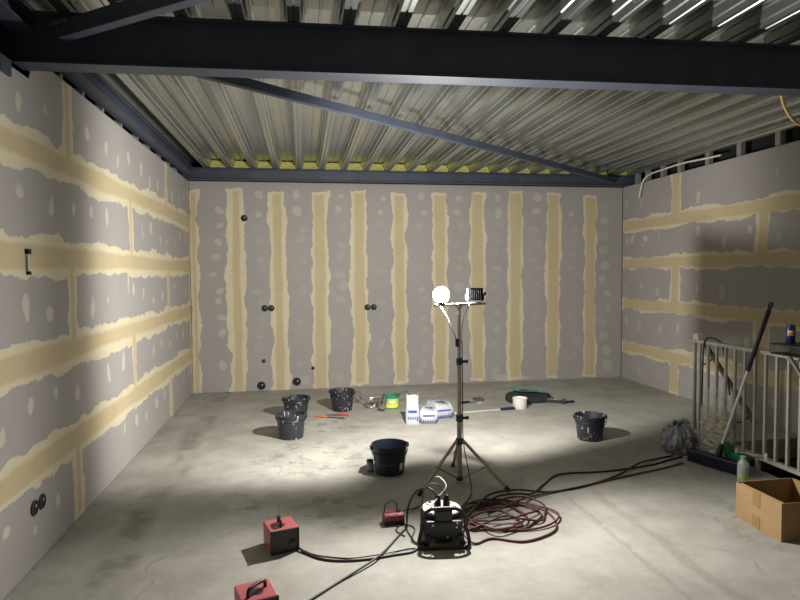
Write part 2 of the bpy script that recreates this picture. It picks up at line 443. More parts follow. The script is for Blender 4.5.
G = 0.0125
side_u = np.concatenate([np.arange(YF, 2.6, 0.1), np.arange(2.6, YB + 0.001, G)]); side_u[-1] = YB
v_ax = np.append(np.arange(0, ZT, G), ZT)
rows = [0.55, 1.15, 1.75, 2.35]
lb = [('h', z, YF, YB, 0.12, 0.07) for z in rows]
bounds = [0.0] + rows + [ZT]
jo = [4.32, 7.22]; je = [2.85, 5.75]
for k in range(5):
    for y in (jo if k % 2 == 0 else je):
        lb.append(('v', y, bounds[k], bounds[k + 1] + (0.2 if k == 4 else 0), 0.085 if y < 5 else 0.07, 0.04))
lb.append(('v', 5.62, 1.15, 1.75, 0.006, 0.001))
lb.append(('v', YB, 0, ZT, 0.10, 0.06))
lp = []
for k in range(5):
    mid = (bounds[k] + bounds[k + 1]) / 2
    for y in np.arange(2.9, 8.5, 0.36):
        if rs.rand() < 0.9:
            lp.append((y + rs.uniform(-.06, .06), mid + rs.uniform(-.07, .07), rs.uniform(.022, .045), rs.uniform(.035, .075), rs.uniform(.7, 1), rs.uniform(-.3, .3)))
wall_left = wall('wall_left', side_u, v_ax, lambda u, v: np.stack([np.full_like(u, XL), u, np.where(u < 3.78, np.minimum(v, 2.782), v)], -1), lb, lp, 'wall_l')

rb = [('h', z, YF, YB - 0.02, 0.095, 0.075) for z in (0.50, 1.15, 1.75, 2.32)]
for k in range(5):
    for y in ((7.25, 4.3) if k % 2 == 0 else (5.72, 2.8)):
        rb.append(('v', y, bounds[k], bounds[k + 1] + (0.2 if k == 4 else 0), 0.10 if k != 4 else 0.12, 0.08))
rp = []
for k in range(5):
    mid = (bounds[k] + bounds[k + 1]) / 2
    for y in np.arange(3.0, 8.5, 0.42):
        if rs.rand() < 0.75:
            rp.append((y + rs.uniform(-.06, .06), mid + rs.uniform(-.1, .1), rs.uniform(.025, .05), rs.uniform(.04, .08), rs.uniform(.3, .7), rs.uniform(-.3, .3)))
rp += [(8.3, 2.08, .03, .07, 1, .1), (7.95, 2.1, .05, .05, .9, 0)]
wall_right = wall('wall_right', side_u, v_ax, lambda u, v: np.stack([np.full_like(u, XR), u, v], -1), rb, rp, 'wall_l')

back_u = np.append(np.arange(XL, XR, G), XR)
tx = [-1.46, -0.90, -0.34, 0.235, 0.80, 1.38, 1.97, 2.54, 3.12, 3.71, 4.31]
bb = []
for i, x in enumerate(tx):
    hw = [0.06, 0.125, 0.12, 0.115, 0.115, 0.115, 0.12, 0.115, 0.12, 0.115, 0.105][i]
    bb.append(('v', x, -0.1 if i < 4 else 0.03, 2.80 + rs.uniform(-.02, .04), hw, [0.035, .055, .06, .075, .075, .07, .08, .085, .085, .085, .08][i]))
bp_ = []
for i, (a, b) in enumerate(zip(tx, tx[1:])):
    xm = (a + b) / 2 + 0.02
    for z in np.arange(0.15, 2.75, 0.215):
        if rs.rand() < 0.9:
            strong = 1.5 if (i == 0 or z > 2.35) else rs.uniform(.10, .5)
            bp_.append((xm + rs.uniform(-.05, .05), z + rs.uniform(-.05, .05), rs.uniform(.035, .08), rs.uniform(.03, .075), strong, rs.uniform(-.6, .6)))
xm = (tx[10] + XR) / 2
for z in np.arange(0.2, 2.75, 0.22):
    bp_.append((xm - .02 + rs.uniform(-.05, .05), z, rs.uniform(.05, .09), rs.uniform(.05, .09), rs.uniform(.3, .8), 0))
bp_ += [(3.05, 0.06, .28, .05, 1.6, 0), (2.55 + .6, 2.62, .10, .08, 1.6, 0)]
wall_back = wall('wall_back', back_u, v_ax, lambda u, v: np.stack([u, np.full_like(u, YB), v], -1), bb, bp_, 'wall_b')

bm = B(); box(bm, ((XL + XR) / 2, YF - 0.05, 1.7), (XR - XL + 0.6, 0.1, 3.4)); w = struct(link('wall_front', bm, MAT['wall_l']))
# shell coloured as shade behind the boards, closing the cavity above them
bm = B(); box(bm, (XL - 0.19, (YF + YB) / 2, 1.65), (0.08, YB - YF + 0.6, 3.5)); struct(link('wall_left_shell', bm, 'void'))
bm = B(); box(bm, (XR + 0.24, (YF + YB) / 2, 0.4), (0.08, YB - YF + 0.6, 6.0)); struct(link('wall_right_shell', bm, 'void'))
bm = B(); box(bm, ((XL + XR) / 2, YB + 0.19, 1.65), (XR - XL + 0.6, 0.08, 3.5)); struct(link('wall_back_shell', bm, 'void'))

# ------------------------------------------------------------------ floor with stair opening
HX0, HX1, HY0, HY1 = 3.68, XR + 0.03, 1.4, 5.12
bm = B()
gx = [XL - 0.1, HX0, HX1]; 
def slab(x0, x1, y0, y1): box(bm, ((x0 + x1) / 2, (y0 + y1) / 2, -0.125), (x1 - x0, y1 - y0, 0.25))
slab(XL - 0.1, HX0, YF - 0.1, YB + 0.1); slab(HX0, XR + 0.1, HY1, YB + 0.1); slab(HX0, XR + 0.1, YF - 0.1, HY0)
struct(link('floor', bm, 'conc'))
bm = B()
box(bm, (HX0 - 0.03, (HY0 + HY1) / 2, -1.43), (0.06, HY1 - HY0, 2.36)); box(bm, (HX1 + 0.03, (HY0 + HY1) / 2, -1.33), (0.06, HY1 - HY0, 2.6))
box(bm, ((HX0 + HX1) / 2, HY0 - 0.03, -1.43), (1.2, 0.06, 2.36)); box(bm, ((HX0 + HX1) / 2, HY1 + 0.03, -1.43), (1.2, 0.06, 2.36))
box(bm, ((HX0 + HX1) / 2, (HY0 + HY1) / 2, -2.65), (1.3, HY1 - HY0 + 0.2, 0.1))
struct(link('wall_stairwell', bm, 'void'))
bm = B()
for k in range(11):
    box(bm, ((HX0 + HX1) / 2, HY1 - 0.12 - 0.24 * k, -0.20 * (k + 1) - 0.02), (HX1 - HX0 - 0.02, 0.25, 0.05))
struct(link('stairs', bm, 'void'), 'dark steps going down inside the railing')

# ------------------------------------------------------------------ roof deck (trapezoidal sheet)
def deck_profile(x0, x1):
    pitch, H = 0.305, 0.112
    base = [(-0.034, 0), (-0.007, 0), (0, 0.008), (0.007, 0), (0.034, 0), (0.041, 0.026), (0.052, 0.032), (0.064, H - 0.03), (0.075, H - 0.024), (0.080, H),
            (0.143, H), (0.148, H - 0.010), (0.157, H - 0.010), (0.162, H),
            (0.225, H), (0.230, H - 0.024), (0.241, H - 0.03), (0.253, 0.032), (0.264, 0.026)]
    out = []; x = -0.03 - pitch * math.ceil((x1 - x0) / pitch)
    while x < x1 + pitch:
        for dx, z in base:
            if x0 <= x + dx <= x1: out.append((x + dx, ZD + z))
        x += pitch
    return out
pr = deck_profile(XL - 0.22, XR + 0.26)
bm = B(); rings = []
ys = [YF - 0.1, 1.0, 3.0, 5.0, 7.0, YB + 0.18]
for y in ys: rings.append([bm.verts.new((x, y, z)) for x, z in pr])
for A, Bq in zip(rings, rings[1:]):
    for i in range(len(pr) - 1): bm.faces.new((A[i], A[i + 1], Bq[i + 1], Bq[i]))
ceiling = struct(link('ceiling', bm, 'deck'))
md = ceiling.modifiers.new('thick', 'SOLIDIFY'); md.thickness = 0.0015; md.offset = 1
bm = B(); box(bm, ((XL + XR) / 2, (YF + YB) / 2, ZD + 0.2), (XR - XL + 0.7, YB - YF + 0.6, 0.12)); struct(link('roof_board', bm, 'void'))

def i_beam(name, p0, p1, h, wf, tf, tw, ztop, label):
    p0 = Vector(p0); p1 = Vector(p1); L = (p1 - p0).length; a = math.atan2(p1.y - p0.y, p1.x - p0.x)
    bm = B()
    box(bm, (L / 2, 0, -tf / 2), (L, wf, tf)); box(bm, (L / 2, 0, -h + tf / 2), (L, wf, tf)); box(bm, (L / 2, 0, -h / 2), (L, tw, h - 2 * tf))
    return struct(link(name, bm, 'steel', loc=(p0.x, p0.y, ztop), rot=a, bevel=0.002), label)
fb = i_beam('roof_beam', (XL - 0.145, 3.635, 0), (XR + 0.1, 3.44, 0), 0.275, 0.145, 0.012, 0.09, ZD - 0.001, 'deep dark steel roof beam crossing the room overhead')
bbm = i_beam('roof_beam', (XL - 0.1, 8.44, 0), (XR + 0.1, 8.44, 0), 0.15, 0.12, 0.010, 0.06, ZD - 0.001, 'shallow dark steel beam above the far wall')
lbm = i_beam('roof_beam', (XL + 0.045, YF, 0), (XL + 0.045, 8.37, 0), 0.105, 0.13, 0.010, 0.05, ZD - 0.001, 'dark steel edge beam along the top of the left wall')
def brace(p0, p1, z, label, w=0.05, h=0.07):
    p0 = Vector(p0); p1 = Vector(p1); L = (p1 - p0).length; a = math.atan2(p1.y - p0.y, p1.x - p0.x)
    bm = B(); box(bm, (L / 2, 0, 0), (L, w, h))
    box(bm, (0.03, 0, 0.03), (0.16, 0.12, 0.012)); box(bm, (L - 0.03, 0, 0.03), (0.16, 0.12, 0.012))
    return struct(link('roof_brace', bm, 'steel', loc=(p0.x, p0.y, z), rot=a, bevel=0.004), label)
brace((-1.15, 3.76), (4.52, 8.30), 2.968, 'thin diagonal steel brace running from the deep beam to the far right corner')
brace((-1.24, 3.50), (0.98, 1.86), 2.935, 'thick diagonal steel brace at the upper left running towards the camera', 0.06, 0.09)
bm = B(); box(bm, (-1.535, 3.46, 2.735), (0.06, 0.12, 0.085)); struct(link('beam_seat', bm, 'steel'), 'small steel bracket under the left end of the deep beam')
bm = B()
for x in (-1.27, -1.225):
    lathe(bm, [(0.013, 0), (0.013, 0.02), (0.007, 0.02), (0.007, 0.035)], 6, (x, 3.555, ZD - 0.10), rx(PI / 2), True)
struct(link('beam_bolts', bm, 'chrome'), 'two bolt heads on the deep beam below the diagonal brace')

# yellow wool plugs between deck ribs above the far beam
for k in range(-4, 17):
    xc = -0.03 + 0.1525 + 0.305 * k
    if xc < XL + 0.1 or xc > XR - 0.1: continue
    bm = B()
    hw0, hw1, H = 0.115, 0.075, 0.098
    vsx = [bm.verts.new((sx * (hw0 if z == 0 else hw1), y, z)) for y in (0, 0.10) for sx, z in ((-1, 0), (1, 0), (1, H), (-1, H))]
    for f in ((0, 1, 2, 3), (7, 6, 5, 4), (0, 4, 5, 1), (1, 5, 6, 2), (2, 6, 7, 3), (3, 7, 4, 0)): bm.faces.new([vsx[i] for i in f])
    link('insulation_plug', bm, 'wool', ceiling, (xc, 8.42 + random.uniform(-.015, .015), ZD + 0.002))

# stud ends visible in the gap above the side walls
for y in (3.9, 4.31, 4.71, 5.15, 5.64, 6.17, 6.6, 7.09, 7.56, 7.97):
    bm = B(); box(bm, (XL - 0.05, y, ZT + 0.06), (0.05, 0.045, 0.18)); link('stud', bm, 'stud', wall_left)
for y in (8.25, 7.98, 7.61, 7.23, 6.68, 6.14, 5.58, 5.0, 4.5):
    bm = B(); box(bm, (XR + 0.055, y, ZT + 0.06), (0.055, 0.07, 0.18)); link('stud', bm, 'stud', wall_right)

# ------------------------------------------------------------------ wall boxes
def socket(name, wallid, a, z, n, r, label, d=0.09, mat='hole'):
    if wallid == 'b': t = thing(name, label, 'wall box', (a, YB - 0.001, z), 0, 'wall boxes'); rot = rx(PI / 2)
    else: t = thing(name, label, 'wall box', (XL + 0.001, a, z), PI / 2, 'wall boxes'); rot = rx(PI / 2)
    for i in range(n):
        off = (i - (n - 1) / 2) * d
        bm = B(); lathe(bm, [(r, 0), (r * 1.08, 0.003), (r * 1.0, 0.008), (r * 0.86, 0.008), (r * 0.84, 0.003)], 20, (off, 0, 0), rot)
        link('rim', bm, 'rubber', t, smooth=40)
        bm = B(); lathe(bm, [(0, 0.003), (r * 0.86, 0.0035)], 20, (off, 0, 0), rot); link('recess', bm, 'hole', t)
        bm = B(); box(bm, (off + 0.25 * r, -0.006, 0.2 * r), (r * 0.35, 0.004, r * 0.35)); link('terminal', bm, 'grey_mark', t)
    return t
socket('socket_box', 'l', 3.68, 0.33, 2, 0.042, 'black double socket box low on the left wall', 0.10)
socket('socket_box', 'b', -0.79, 2.41, 1, 0.043, 'round black box high on the far wall beside the second tape strip')
socket('socket_box', 'b', -0.49, 1.16, 2, 0.042, 'black double socket box at waist height left of the third tape strip')
socket('socket_box', 'b', 0.95, 1.15, 2, 0.042, 'double socket box on the far wall just right of the fifth tape strip')
socket('socket_box', 'b', -0.60, 0.075, 1, 0.055, 'round black box at the foot of the far wall above the leftmost buckets')
socket('socket_box', 'b', -0.11, 0.115, 1, 0.055, 'round black box near the floor beside a cream patch on the far wall')
socket('socket_box', 'b', -0.56, 0.42, 1, 0.026, 'small black hole with a scuff above it on the far wall')
socket('socket_box', 'b', 0.12, 0.30, 1, 0.024, 'small black hole beside the fourth tape strip on the far wall')
t = thing('switch_box', 'small white box with black top fixed to the left wall', 'wall box', (XL + 0.001, 3.65, 1.74), PI / 2, 'wall boxes')
bm = B(); box(bm, (0, -0.006, -0.03), (0.022, 0.012, 0.09)); link('plate', bm, 'white_metal', t, bevel=0.002)
bm = B(); box(bm, (0, -0.010, 0.035), (0.035, 0.02, 0.03)); link('cap', bm, 'hole', t, bevel=0.003); bm = B(); box(bm, (0.004, -0.008, -0.085), (0.03, 0.016, 0.02)); link('cap', bm, 'hole', t, bevel=0.003)

# ------------------------------------------------------------------ tripod work light
LX, LY = 1.18, 4.49
tr = thing('tripod_work_light', 'tripod work light with one lit lamp and one dark lamp on a crossbar', 'work light', (LX, LY, 0))
bm = B(); tube(bm, [(0, 0, 0.03), (0, 0, 0.56)], 0.019, 14); tube(bm, [(0, 0, 0.55), (0, 0, 0.97)], 0.0155, 14); tube(bm, [(0, 0, 0.96), (0, 0, 1.385)], 0.0125, 14)
link('pole', bm, 'tripod', tr, smooth=40)
for z, h, r in ((0.485, 0.055, 0.027), (0.925, 0.055, 0.023)):
    bm = B(); lathe(bm, [(r * .8, 0), (r, 0.006), (r, h - 0.006), (r * .8, h)], 16, (0, 0, z), None, True); box(bm, (r + 0.012, -0.006, z + h / 2), (0.03, 0.014, 0.02))
    c = link('collar', bm, 'teal', tr, smooth=40)
    bm = B(); lathe(bm, [(0.012, 0), (0.016, 0.008), (0.012, 0.016)], 10, (r + 0.028, -0.006, z + h / 2), ry(PI / 2), True); link('knob', bm, 'blackp', c)
bm = B(); lathe(bm, [(0.024, 0), (0.03, 0.01), (0.03, 0.04), (0.024, 0.05)], 16, (0, 0, 0.305), None, True); link('hub', bm, 'teal', tr, smooth=40)
bm = B(); lathe(bm, [(0.022, 0), (0.028, 0.008), (0.028, 0.03), (0.022, 0.038)], 16, (0, 0, 0.02), None, True)
link('hub', bm, 'teal', tr, smooth=40)
for fx, fy in ((-0.36, -0.21), (0.31, -0.25), (0.05, 0.40)):
    d = Vector((fx, fy, 0)).normalized()
    bm = B(); tube(bm, [d * 0.03 + Vector((0, 0, 0.34)), Vector((fx, fy, 0.014))], 0.0125, 10)
    lg = link('leg', bm, 'tripod', tr, smooth=40)
    bm = B(); tube(bm, [Vector((fx * .94, fy * .94, 0.035)), Vector((fx * 1.02, fy * 1.02, 0.008))], 0.017, 10); link('rubber_foot', bm, 'rubber', lg, smooth=40)
    mid = (d * 0.03 + Vector((0, 0, 0.34))).lerp(Vector((fx, fy, 0.014)), 0.52)
    bm = B(); tube(bm, [d * 0.026 + Vector((0, 0, 0.045)), mid], 0.007, 8); box(bm, mid, (0.03, 0.03, 0.03)); link('strut', bm, 'tripod', tr)
bm = B(); box(bm, (0.012, 0, 1.393), (0.47, 0.030, 0.018)); box(bm, (0, 0, 1.385), (0.04, 0.035, 0.035)); bar = link('crossbar', bm, 'tripod', tr, rot=0.35, bevel=0.002)
# the dark lamp, turned away
def flood(x, ang, tilt):
    h = bpy.data.objects.new('lamp_head', None); C.objects.link(h); return h
bm = B()
hx = 0.0
box(bm, (hx, 0, 1.468), (0.118, 0.05, 0.085))
for i in range(7): box(bm, (hx - 0.045 + 0.015 * i, -0.034, 1.468), (0.004, 0.022, 0.078))
box(bm, (hx, 0.028, 1.468), (0.130, 0.012, 0.098))
lh = link('lamp_head', bm, 'lampblack', tr, (0.150 * math.cos(0.35), 0.150 * math.sin(0.35), 0), -0.27, bevel=0.002)
bm = B(); box(bm, (hx, 0.036, 1.468), (0.108, 0.004, 0.078)); link('lamp_glass', bm, 'lensoff', lh)
bm = B(); tube(bm, spline([(hx - 0.068, 0, 1.47), (hx - 0.066, 0, 1.425), (hx - 0.03, 0, 1.406), (hx + 0.03, 0, 1.406), (hx + 0.066, 0, 1.425), (hx + 0.068, 0, 1.47)], 5), 0.005, 6); box(bm, (hx, 0, 1.408), (0.05, 0.02, 0.012)); link('yoke', bm, 'lampblack', lh)
bm = B(); lathe(bm, [(0.010, 0), (0.014, 0.004), (0.014, 0.014), (0.008, 0.018)], 10, (hx + 0.070, 0, 1.472), ry(PI / 2), True); link('tilt_knob', bm, 'blackp', lh)
# the lit lamp: a round glowing globe on a short holder
gx_ = -0.165; GR = 0.062
bm = B(); bmesh.ops.create_uvsphere(bm, u_segments=20, v_segments=12, radius=GR); bmesh.ops.translate(bm, verts=bm.verts[:], vec=(gx_, 0, 1.472))
gl = link('lit_globe', bm, 'glow', tr, rot=0.35, smooth=180); gl['label'] = 'glowing white lamp globe'
bm = B()
lathe(bm, [(GR + 0.002, -0.009), (GR + 0.006, -0.009), (GR + 0.006, 0.009), (GR + 0.002, 0.009), (GR + 0.002, -0.009)], 32, (0, 0, 0), rx(PI / 2))
gr_ = link('shadow_ring', bm, 'tripod', gl, (gx_, 0, 1.472), -0.33, smooth=40)  # ring added round the globe to cast the dark band on floor and walls
def lamp_light(name, kind, power, r, aim=None, angle=170, soft=0.36):
    d = bpy.data.lights.new(name, kind); d.energy = power; d.color = LAMP_COL; d.shadow_soft_size = r
    o = bpy.data.objects.new(name, d); C.objects.link(o); o.parent = gl; o.location = (gx_, 0, 1.472)
    if kind == 'SPOT':
        d.spot_size = math.radians(angle); d.spot_blend = soft
        o.rotation_euler = (Matrix.Rotation(-0.35, 3, 'Z') @ Vector(aim)).to_track_quat('-Z', 'Y').to_euler()
lamp_light('lamp_glow', 'POINT', LAMP_ALL, 0.014)
lamp_light('lamp_beam', 'SPOT', LAMP_BACK, 0.014, (-0.17, 0.98, 0.0), 179)
lamp_light('lamp_front_beam', 'SPOT', LAMP_FRONT, 0.014, (0.10, -0.99, -0.02), 179, 0.66)
lamp_light('lamp_spill', 'SPOT', LAMP_DOWN, 0.014, (-0.05, 0.0, -1.0), 168)
bm = B(); lathe(bm, [(0.018, 0), (0.03, 0.008), (0.034, 0.018), (0.026, 0.022)], 16, (gx_, 0, 1.398), None, True); link('lamp_holder', bm, 'navy', gl, smooth=40)
bm = B(); tube(bm, spline([(gx_ + 0.02, 0.01, 1.385), (-0.09, 0.012, 1.30), (-0.05, 0.014, 1.20), (-0.02, 0.012, 1.13)], 6), 0.0045, 6)
tube(bm, spline([(0.09, 0.012, 1.40), (0.06, 0.014, 1.34), (0.03, 0.014, 1.24), (0.02, 0.014, 1.10)], 6), 0.004, 6); link('lamp_lead', bm, 'whitecable', tr)
bm = B(); box(bm, (-0.018, -0.005, 1.10), (0.02, 0.03, 0.06)); link('cable_clip', bm, 'navy', tr)
bm = B(); tube(bm, spline([(0.02, -0.012, 1.12), (0.022, -0.016, 0.7), (0.024, -0.02, 0.36), (0.05, -0.05, 0.15), (0.06, -0.12, 0.01), (0.0, -0.30, 0.006), (-0.10, -0.46, 0.006)], 8), 0.004, 6); link('power_lead', bm, 'rubber', tr)

# ------------------------------------------------------------------ buckets
def bucket(loc, rot, label, mat='bucket', hang=(0.62, 1), extra=None):
    t = thing('bucket', label, 'bucket', loc, rot, 'black plastering buckets')
    bm = B()
    lathe(bm, [(0, 0.004), (0.108, 0.004), (0.112, 0), (0.118, 0.004), (0.143, 0.222), (0.150, 0.222), (0.152, 0.240), (0.146, 0.243), (0.140, 0.240), (0.114, 0.012), (0, 0.010)], 36)
    tube(bm, [(0.1445 * math.cos(a), 0.1445 * math.sin(a), 0.180) for a in [2 * PI * i / 36 for i in range(36)]], 0.0035, 6, True)
    body = link('body', bm, mat, t, smooth=35)
    for s in (-1, 1):
        bm = B(); box(bm, (s * 0.154, 0, 0.222), (0.018, 0.04, 0.034)); link('handle_lug', bm, 'blackp', t, bevel=0.004)
    bm = B(); a = hang[0]
    pts = []
    for i in range(15):
        q = PI * i / 14
        y = math.sin(q) * 0.16; pts.append((0.158 * math.cos(q), -y * math.cos(a), 0.222 - y * math.sin(a)))
    tube(bm, spline(pts, 3), 0.0028, 6); link('handle', bm, 'wire', t)
    return t
bucket((-0.14, 6.07, 0), 0.5, 'black bucket standing in front of another bucket, white plaster runs down its side', 'bucket_in', (0.2, 1))
bucket((-0.10, 6.88, 0), 0.2, 'black bucket half hidden behind the plaster-streaked bucket', 'bucket', (0.1, 1))
t = bucket((0.44, 7.18, 0), -0.4, 'plaster-speckled black bucket next to the heap of mixing tools', 'bucket', (0.0, 1))
bm = B(); lathe(bm, [(0, 0.17), (0.12, 0.17), (0.137, 0.18)], 30); link('plaster_residue', bm, 'plaster', t)
t = bucket((0.68, 4.84, 0), 0.15, 'large clean blue-black bucket with a small white sticker, nearest the tripod', 'bucket_clean', (1.25, 1))
bm = B(); lathe(bm, [(0.1255, 0.045), (0.1305, 0.105)], 4, a0=-PI / 2 + 0.40, a1=-PI / 2 + 0.68); link('sticker', bm, 'white', t)
bm = B(); lathe(bm, [(0.1268, 0.050), (0.1280, 0.066)], 4, a0=-PI / 2 + 0.46, a1=-PI / 2 + 0.62); link('barcode', bm, 'grey_mark', t)
bm = B()
for i in range(9): lathe(bm, [(0.1300, 0.096 + .0), (0.1306, 0.102)], 2, a0=-PI / 2 - 0.75 + 0.1 * i, a1=-PI / 2 - 0.72 + 0.1 * i)
link('level_marks', bm, 'grey_mark', t)
bucket((2.75, 5.46, 0), -0.2, 'black bucket standing alone on bare floor between the tripod and the railing', 'bucket', (0.75, 1))

# small can behind the big bucket
t = thing('tin_can', 'small grey tin can right beside the big blue-black bucket', 'can', (0.525, 4.90, 0))
bm = B(); lathe(bm, [(0, 0), (0.028, 0), (0.030, 0.003), (0.0285, 0.008), (0.0285, 0.088), (0.030, 0.093), (0.028, 0.095), (0.027, 0.03), (0, 0.03)], 20); link('can_body', bm, 'green', t, smooth=40)
bm = B(); lathe(bm, [(0.0288, 0.015), (0.0288, 0.078)], 20); link('can_label', bm, 'grey_mark', t, smooth=40)

# ------------------------------------------------------------------ green bucket and the tools by it
t = thing('green_bucket', 'small green bucket with a yellow-green label and a trowel across its rim', 'bucket', (1.04, 7.20, 0))
bm = B(); lathe(bm, [(0, 0.003), (0.082, 0.003), (0.085, 0), (0.088, 0.004), (0.100, 0.150), (0.107, 0.150), (0.108, 0.163), (0.102, 0.165), (0.097, 0.162), (0.086, 0.02), (0, 0.018)], 30); link('tub', bm, 'green', t, smooth=35)
bm = B(); lathe(bm, [(0.0895, 0.012), (0.0985, 0.125)], 16, a0=-PI * 0.86, a1=-PI * 0.16); lb_ = link('label_sheet', bm, 'lime', t, smooth=60)
bm = B(); lathe(bm, [(0.0905, 0.016), (0.0935, 0.055)], 16, a0=-PI * 0.80, a1=-PI * 0.2); link('label_band', bm, 'yellow', t, smooth=60)
bm = B(); lathe(bm, [(0.0955, 0.075), (0.0975, 0.10)], 6, a0=-PI * 0.62, a1=-PI * 0.42); link('label_emblem', bm, 'white', t, smooth=60)
bm = B(); lathe(bm, [(0, 0.13), (0.07, 0.138), (0.093, 0.13)], 20); link('filler_compound', bm, 'plaster', t, smooth=60)
t = thing('trowel', 'grey trowel lying across the green bucket', 'trowel', (1.10, 7.17, 0.168), 0.15, 'hand trowels and knives')
bm = B(); box(bm, (-0.02, 0, 0.004), (0.16, 0.05, 0.004)); link('blade', bm, 'blade', t)
bm = B(); tube(bm, [(0.05, 0, 0.012), (0.08, 0, 0.024), (0.15, 0, 0.026)], [0.006, 0.012, 0.013], 8); link('handle', bm, 'purple', t, smooth=40)

# mixing paddle: shaft, end ring and helical blades, lying on the floor
t = thing('mixing_paddle', 'metal plaster mixing paddle lying beside the speckled bucket', 'mixing tool', (0.70, 7.30, 0), 0)
bm = B(); tube(bm, [(-0.04, 0.16, 0.12), (0.06, -0.06, 0.06)], 0.0075, 8); link('shaft', bm, 'chrome', t)
bm = B(); tube(bm, [(-0.04 + 0.045 * math.cos(a), 0.16 + 0.02 * math.sin(a), 0.115 + 0.045 * math.sin(a)) for a in [2 * PI * i / 20 for i in range(20)]], 0.011, 6, True); link('ring', bm, 'mud', t)
bm = B()
for k in range(3):
    tube(bm, [(0.09 + 0.055 * math.cos(a + k * 2.1) , -0.09 + 0.05 * (i / 16 - .5), 0.062 + 0.052 * math.sin(a + k * 2.1)) for i, a in [(i, 2.6 * i / 16) for i in range(17)]], 0.007, 6)
for y in (-0.115, -0.065):
    tube(bm, [(0.09 + 0.055 * math.cos(a), y, 0.062 + 0.052 * math.sin(a)) for a in [2 * PI * i / 20 for i in range(20)]], 0.006, 6, True)
link('mixing_blades', bm, 'chrome', t)
t = thing('power_drill', 'dusty brown cordless drill standing beside the mixing paddle', 'drill', (0.90, 7.24, 0), 0.3)
bm = B(); tube(bm, [(-0.075, 0, 0.125), (-0.06, 0, 0.128), (0.03, 0, 0.128), (0.05, 0, 0.125)], [0.022, 0.032, 0.032, 0.022], 12); link('motor_body', bm, 'mud', t, smooth=40)
bm = B(); tube(bm, [(0.0, 0, 0.11), (0.012, 0, 0.04)], [0.024, 0.022], 10); link('grip', bm, 'mud', t, smooth=40)
bm = B(); box(bm, (0.008, 0, 0.022), (0.085, 0.06, 0.044)); link('battery', bm, 'purple', t, bevel=0.006)
bm = B(); tube(bm, [(-0.075, 0, 0.125), (-0.10, 0, 0.125), (-0.125, 0, 0.125)], [0.020, 0.018, 0.010], 12); link('chuck', bm, 'chrome', t, smooth=40)
t = thing('angle_grinder', 'dark grey power tool leaning against the green bucket', 'power tool', (0.925, 7.06, 0), 1.2)
bm = B(); tube(bm, [(-0.03, 0, 0.03), (0.02, 0, 0.07), (0.06, 0.0, 0.12), (0.075, 0.0, 0.15)], [0.026, 0.030, 0.028, 0.02], 12); link('motor_body', bm, 'purple', t, smooth=40)
bm = B(); lathe(bm, [(0.0, 0), (0.04, 0.0), (0.045, 0.02), (0.03, 0.03), (0, 0.03)], 18, (-0.045, 0, 0.045), ry(-0.6)); link('gear_head', bm, 'mud', t, smooth=40)

# trowels on the floor by the buckets
def knife(loc, rot, hmat, label, L=0.16, w=0.05):
    t = thing('filling_knife', label, 'trowel', loc, rot, 'hand trowels and knives')
    bm = B(); vs4 = [bm.verts.new(p) for p in ((0, -0.012, 0.012), (L, -w / 2, 0.003), (L, w / 2, 0.003), (0, 0.012, 0.012))]
    f = bm.faces.new(vs4); r = bmesh.ops.extrude_face_region(bm, geom=[f]); bmesh.ops.translate(bm, verts=[v for v in r['geom'] if isinstance(v, bmesh.types.BMVert)], vec=(0, 0, 0.002)); link('blade', bm, 'blade', t)
    bm = B(); tube(bm, [(0.0, 0, 0.014), (-0.03, 0, 0.016), (-0.10, 0, 0.016), (-0.135, 0, 0.014)], [0.010, 0.016, 0.016, 0.010], 10); link('handle', bm, hmat, t, smooth=40)
    return t
knife((0.25, 6.82, 0), -0.30, 'orange', 'filling knife with an orange handle lying in front of the speckled bucket', 0.20)
knife((0.37, 6.90, 0), PI - 0.35, 'redh', 'filling knife with a red handle lying just behind the orange-handled one', 0.16)

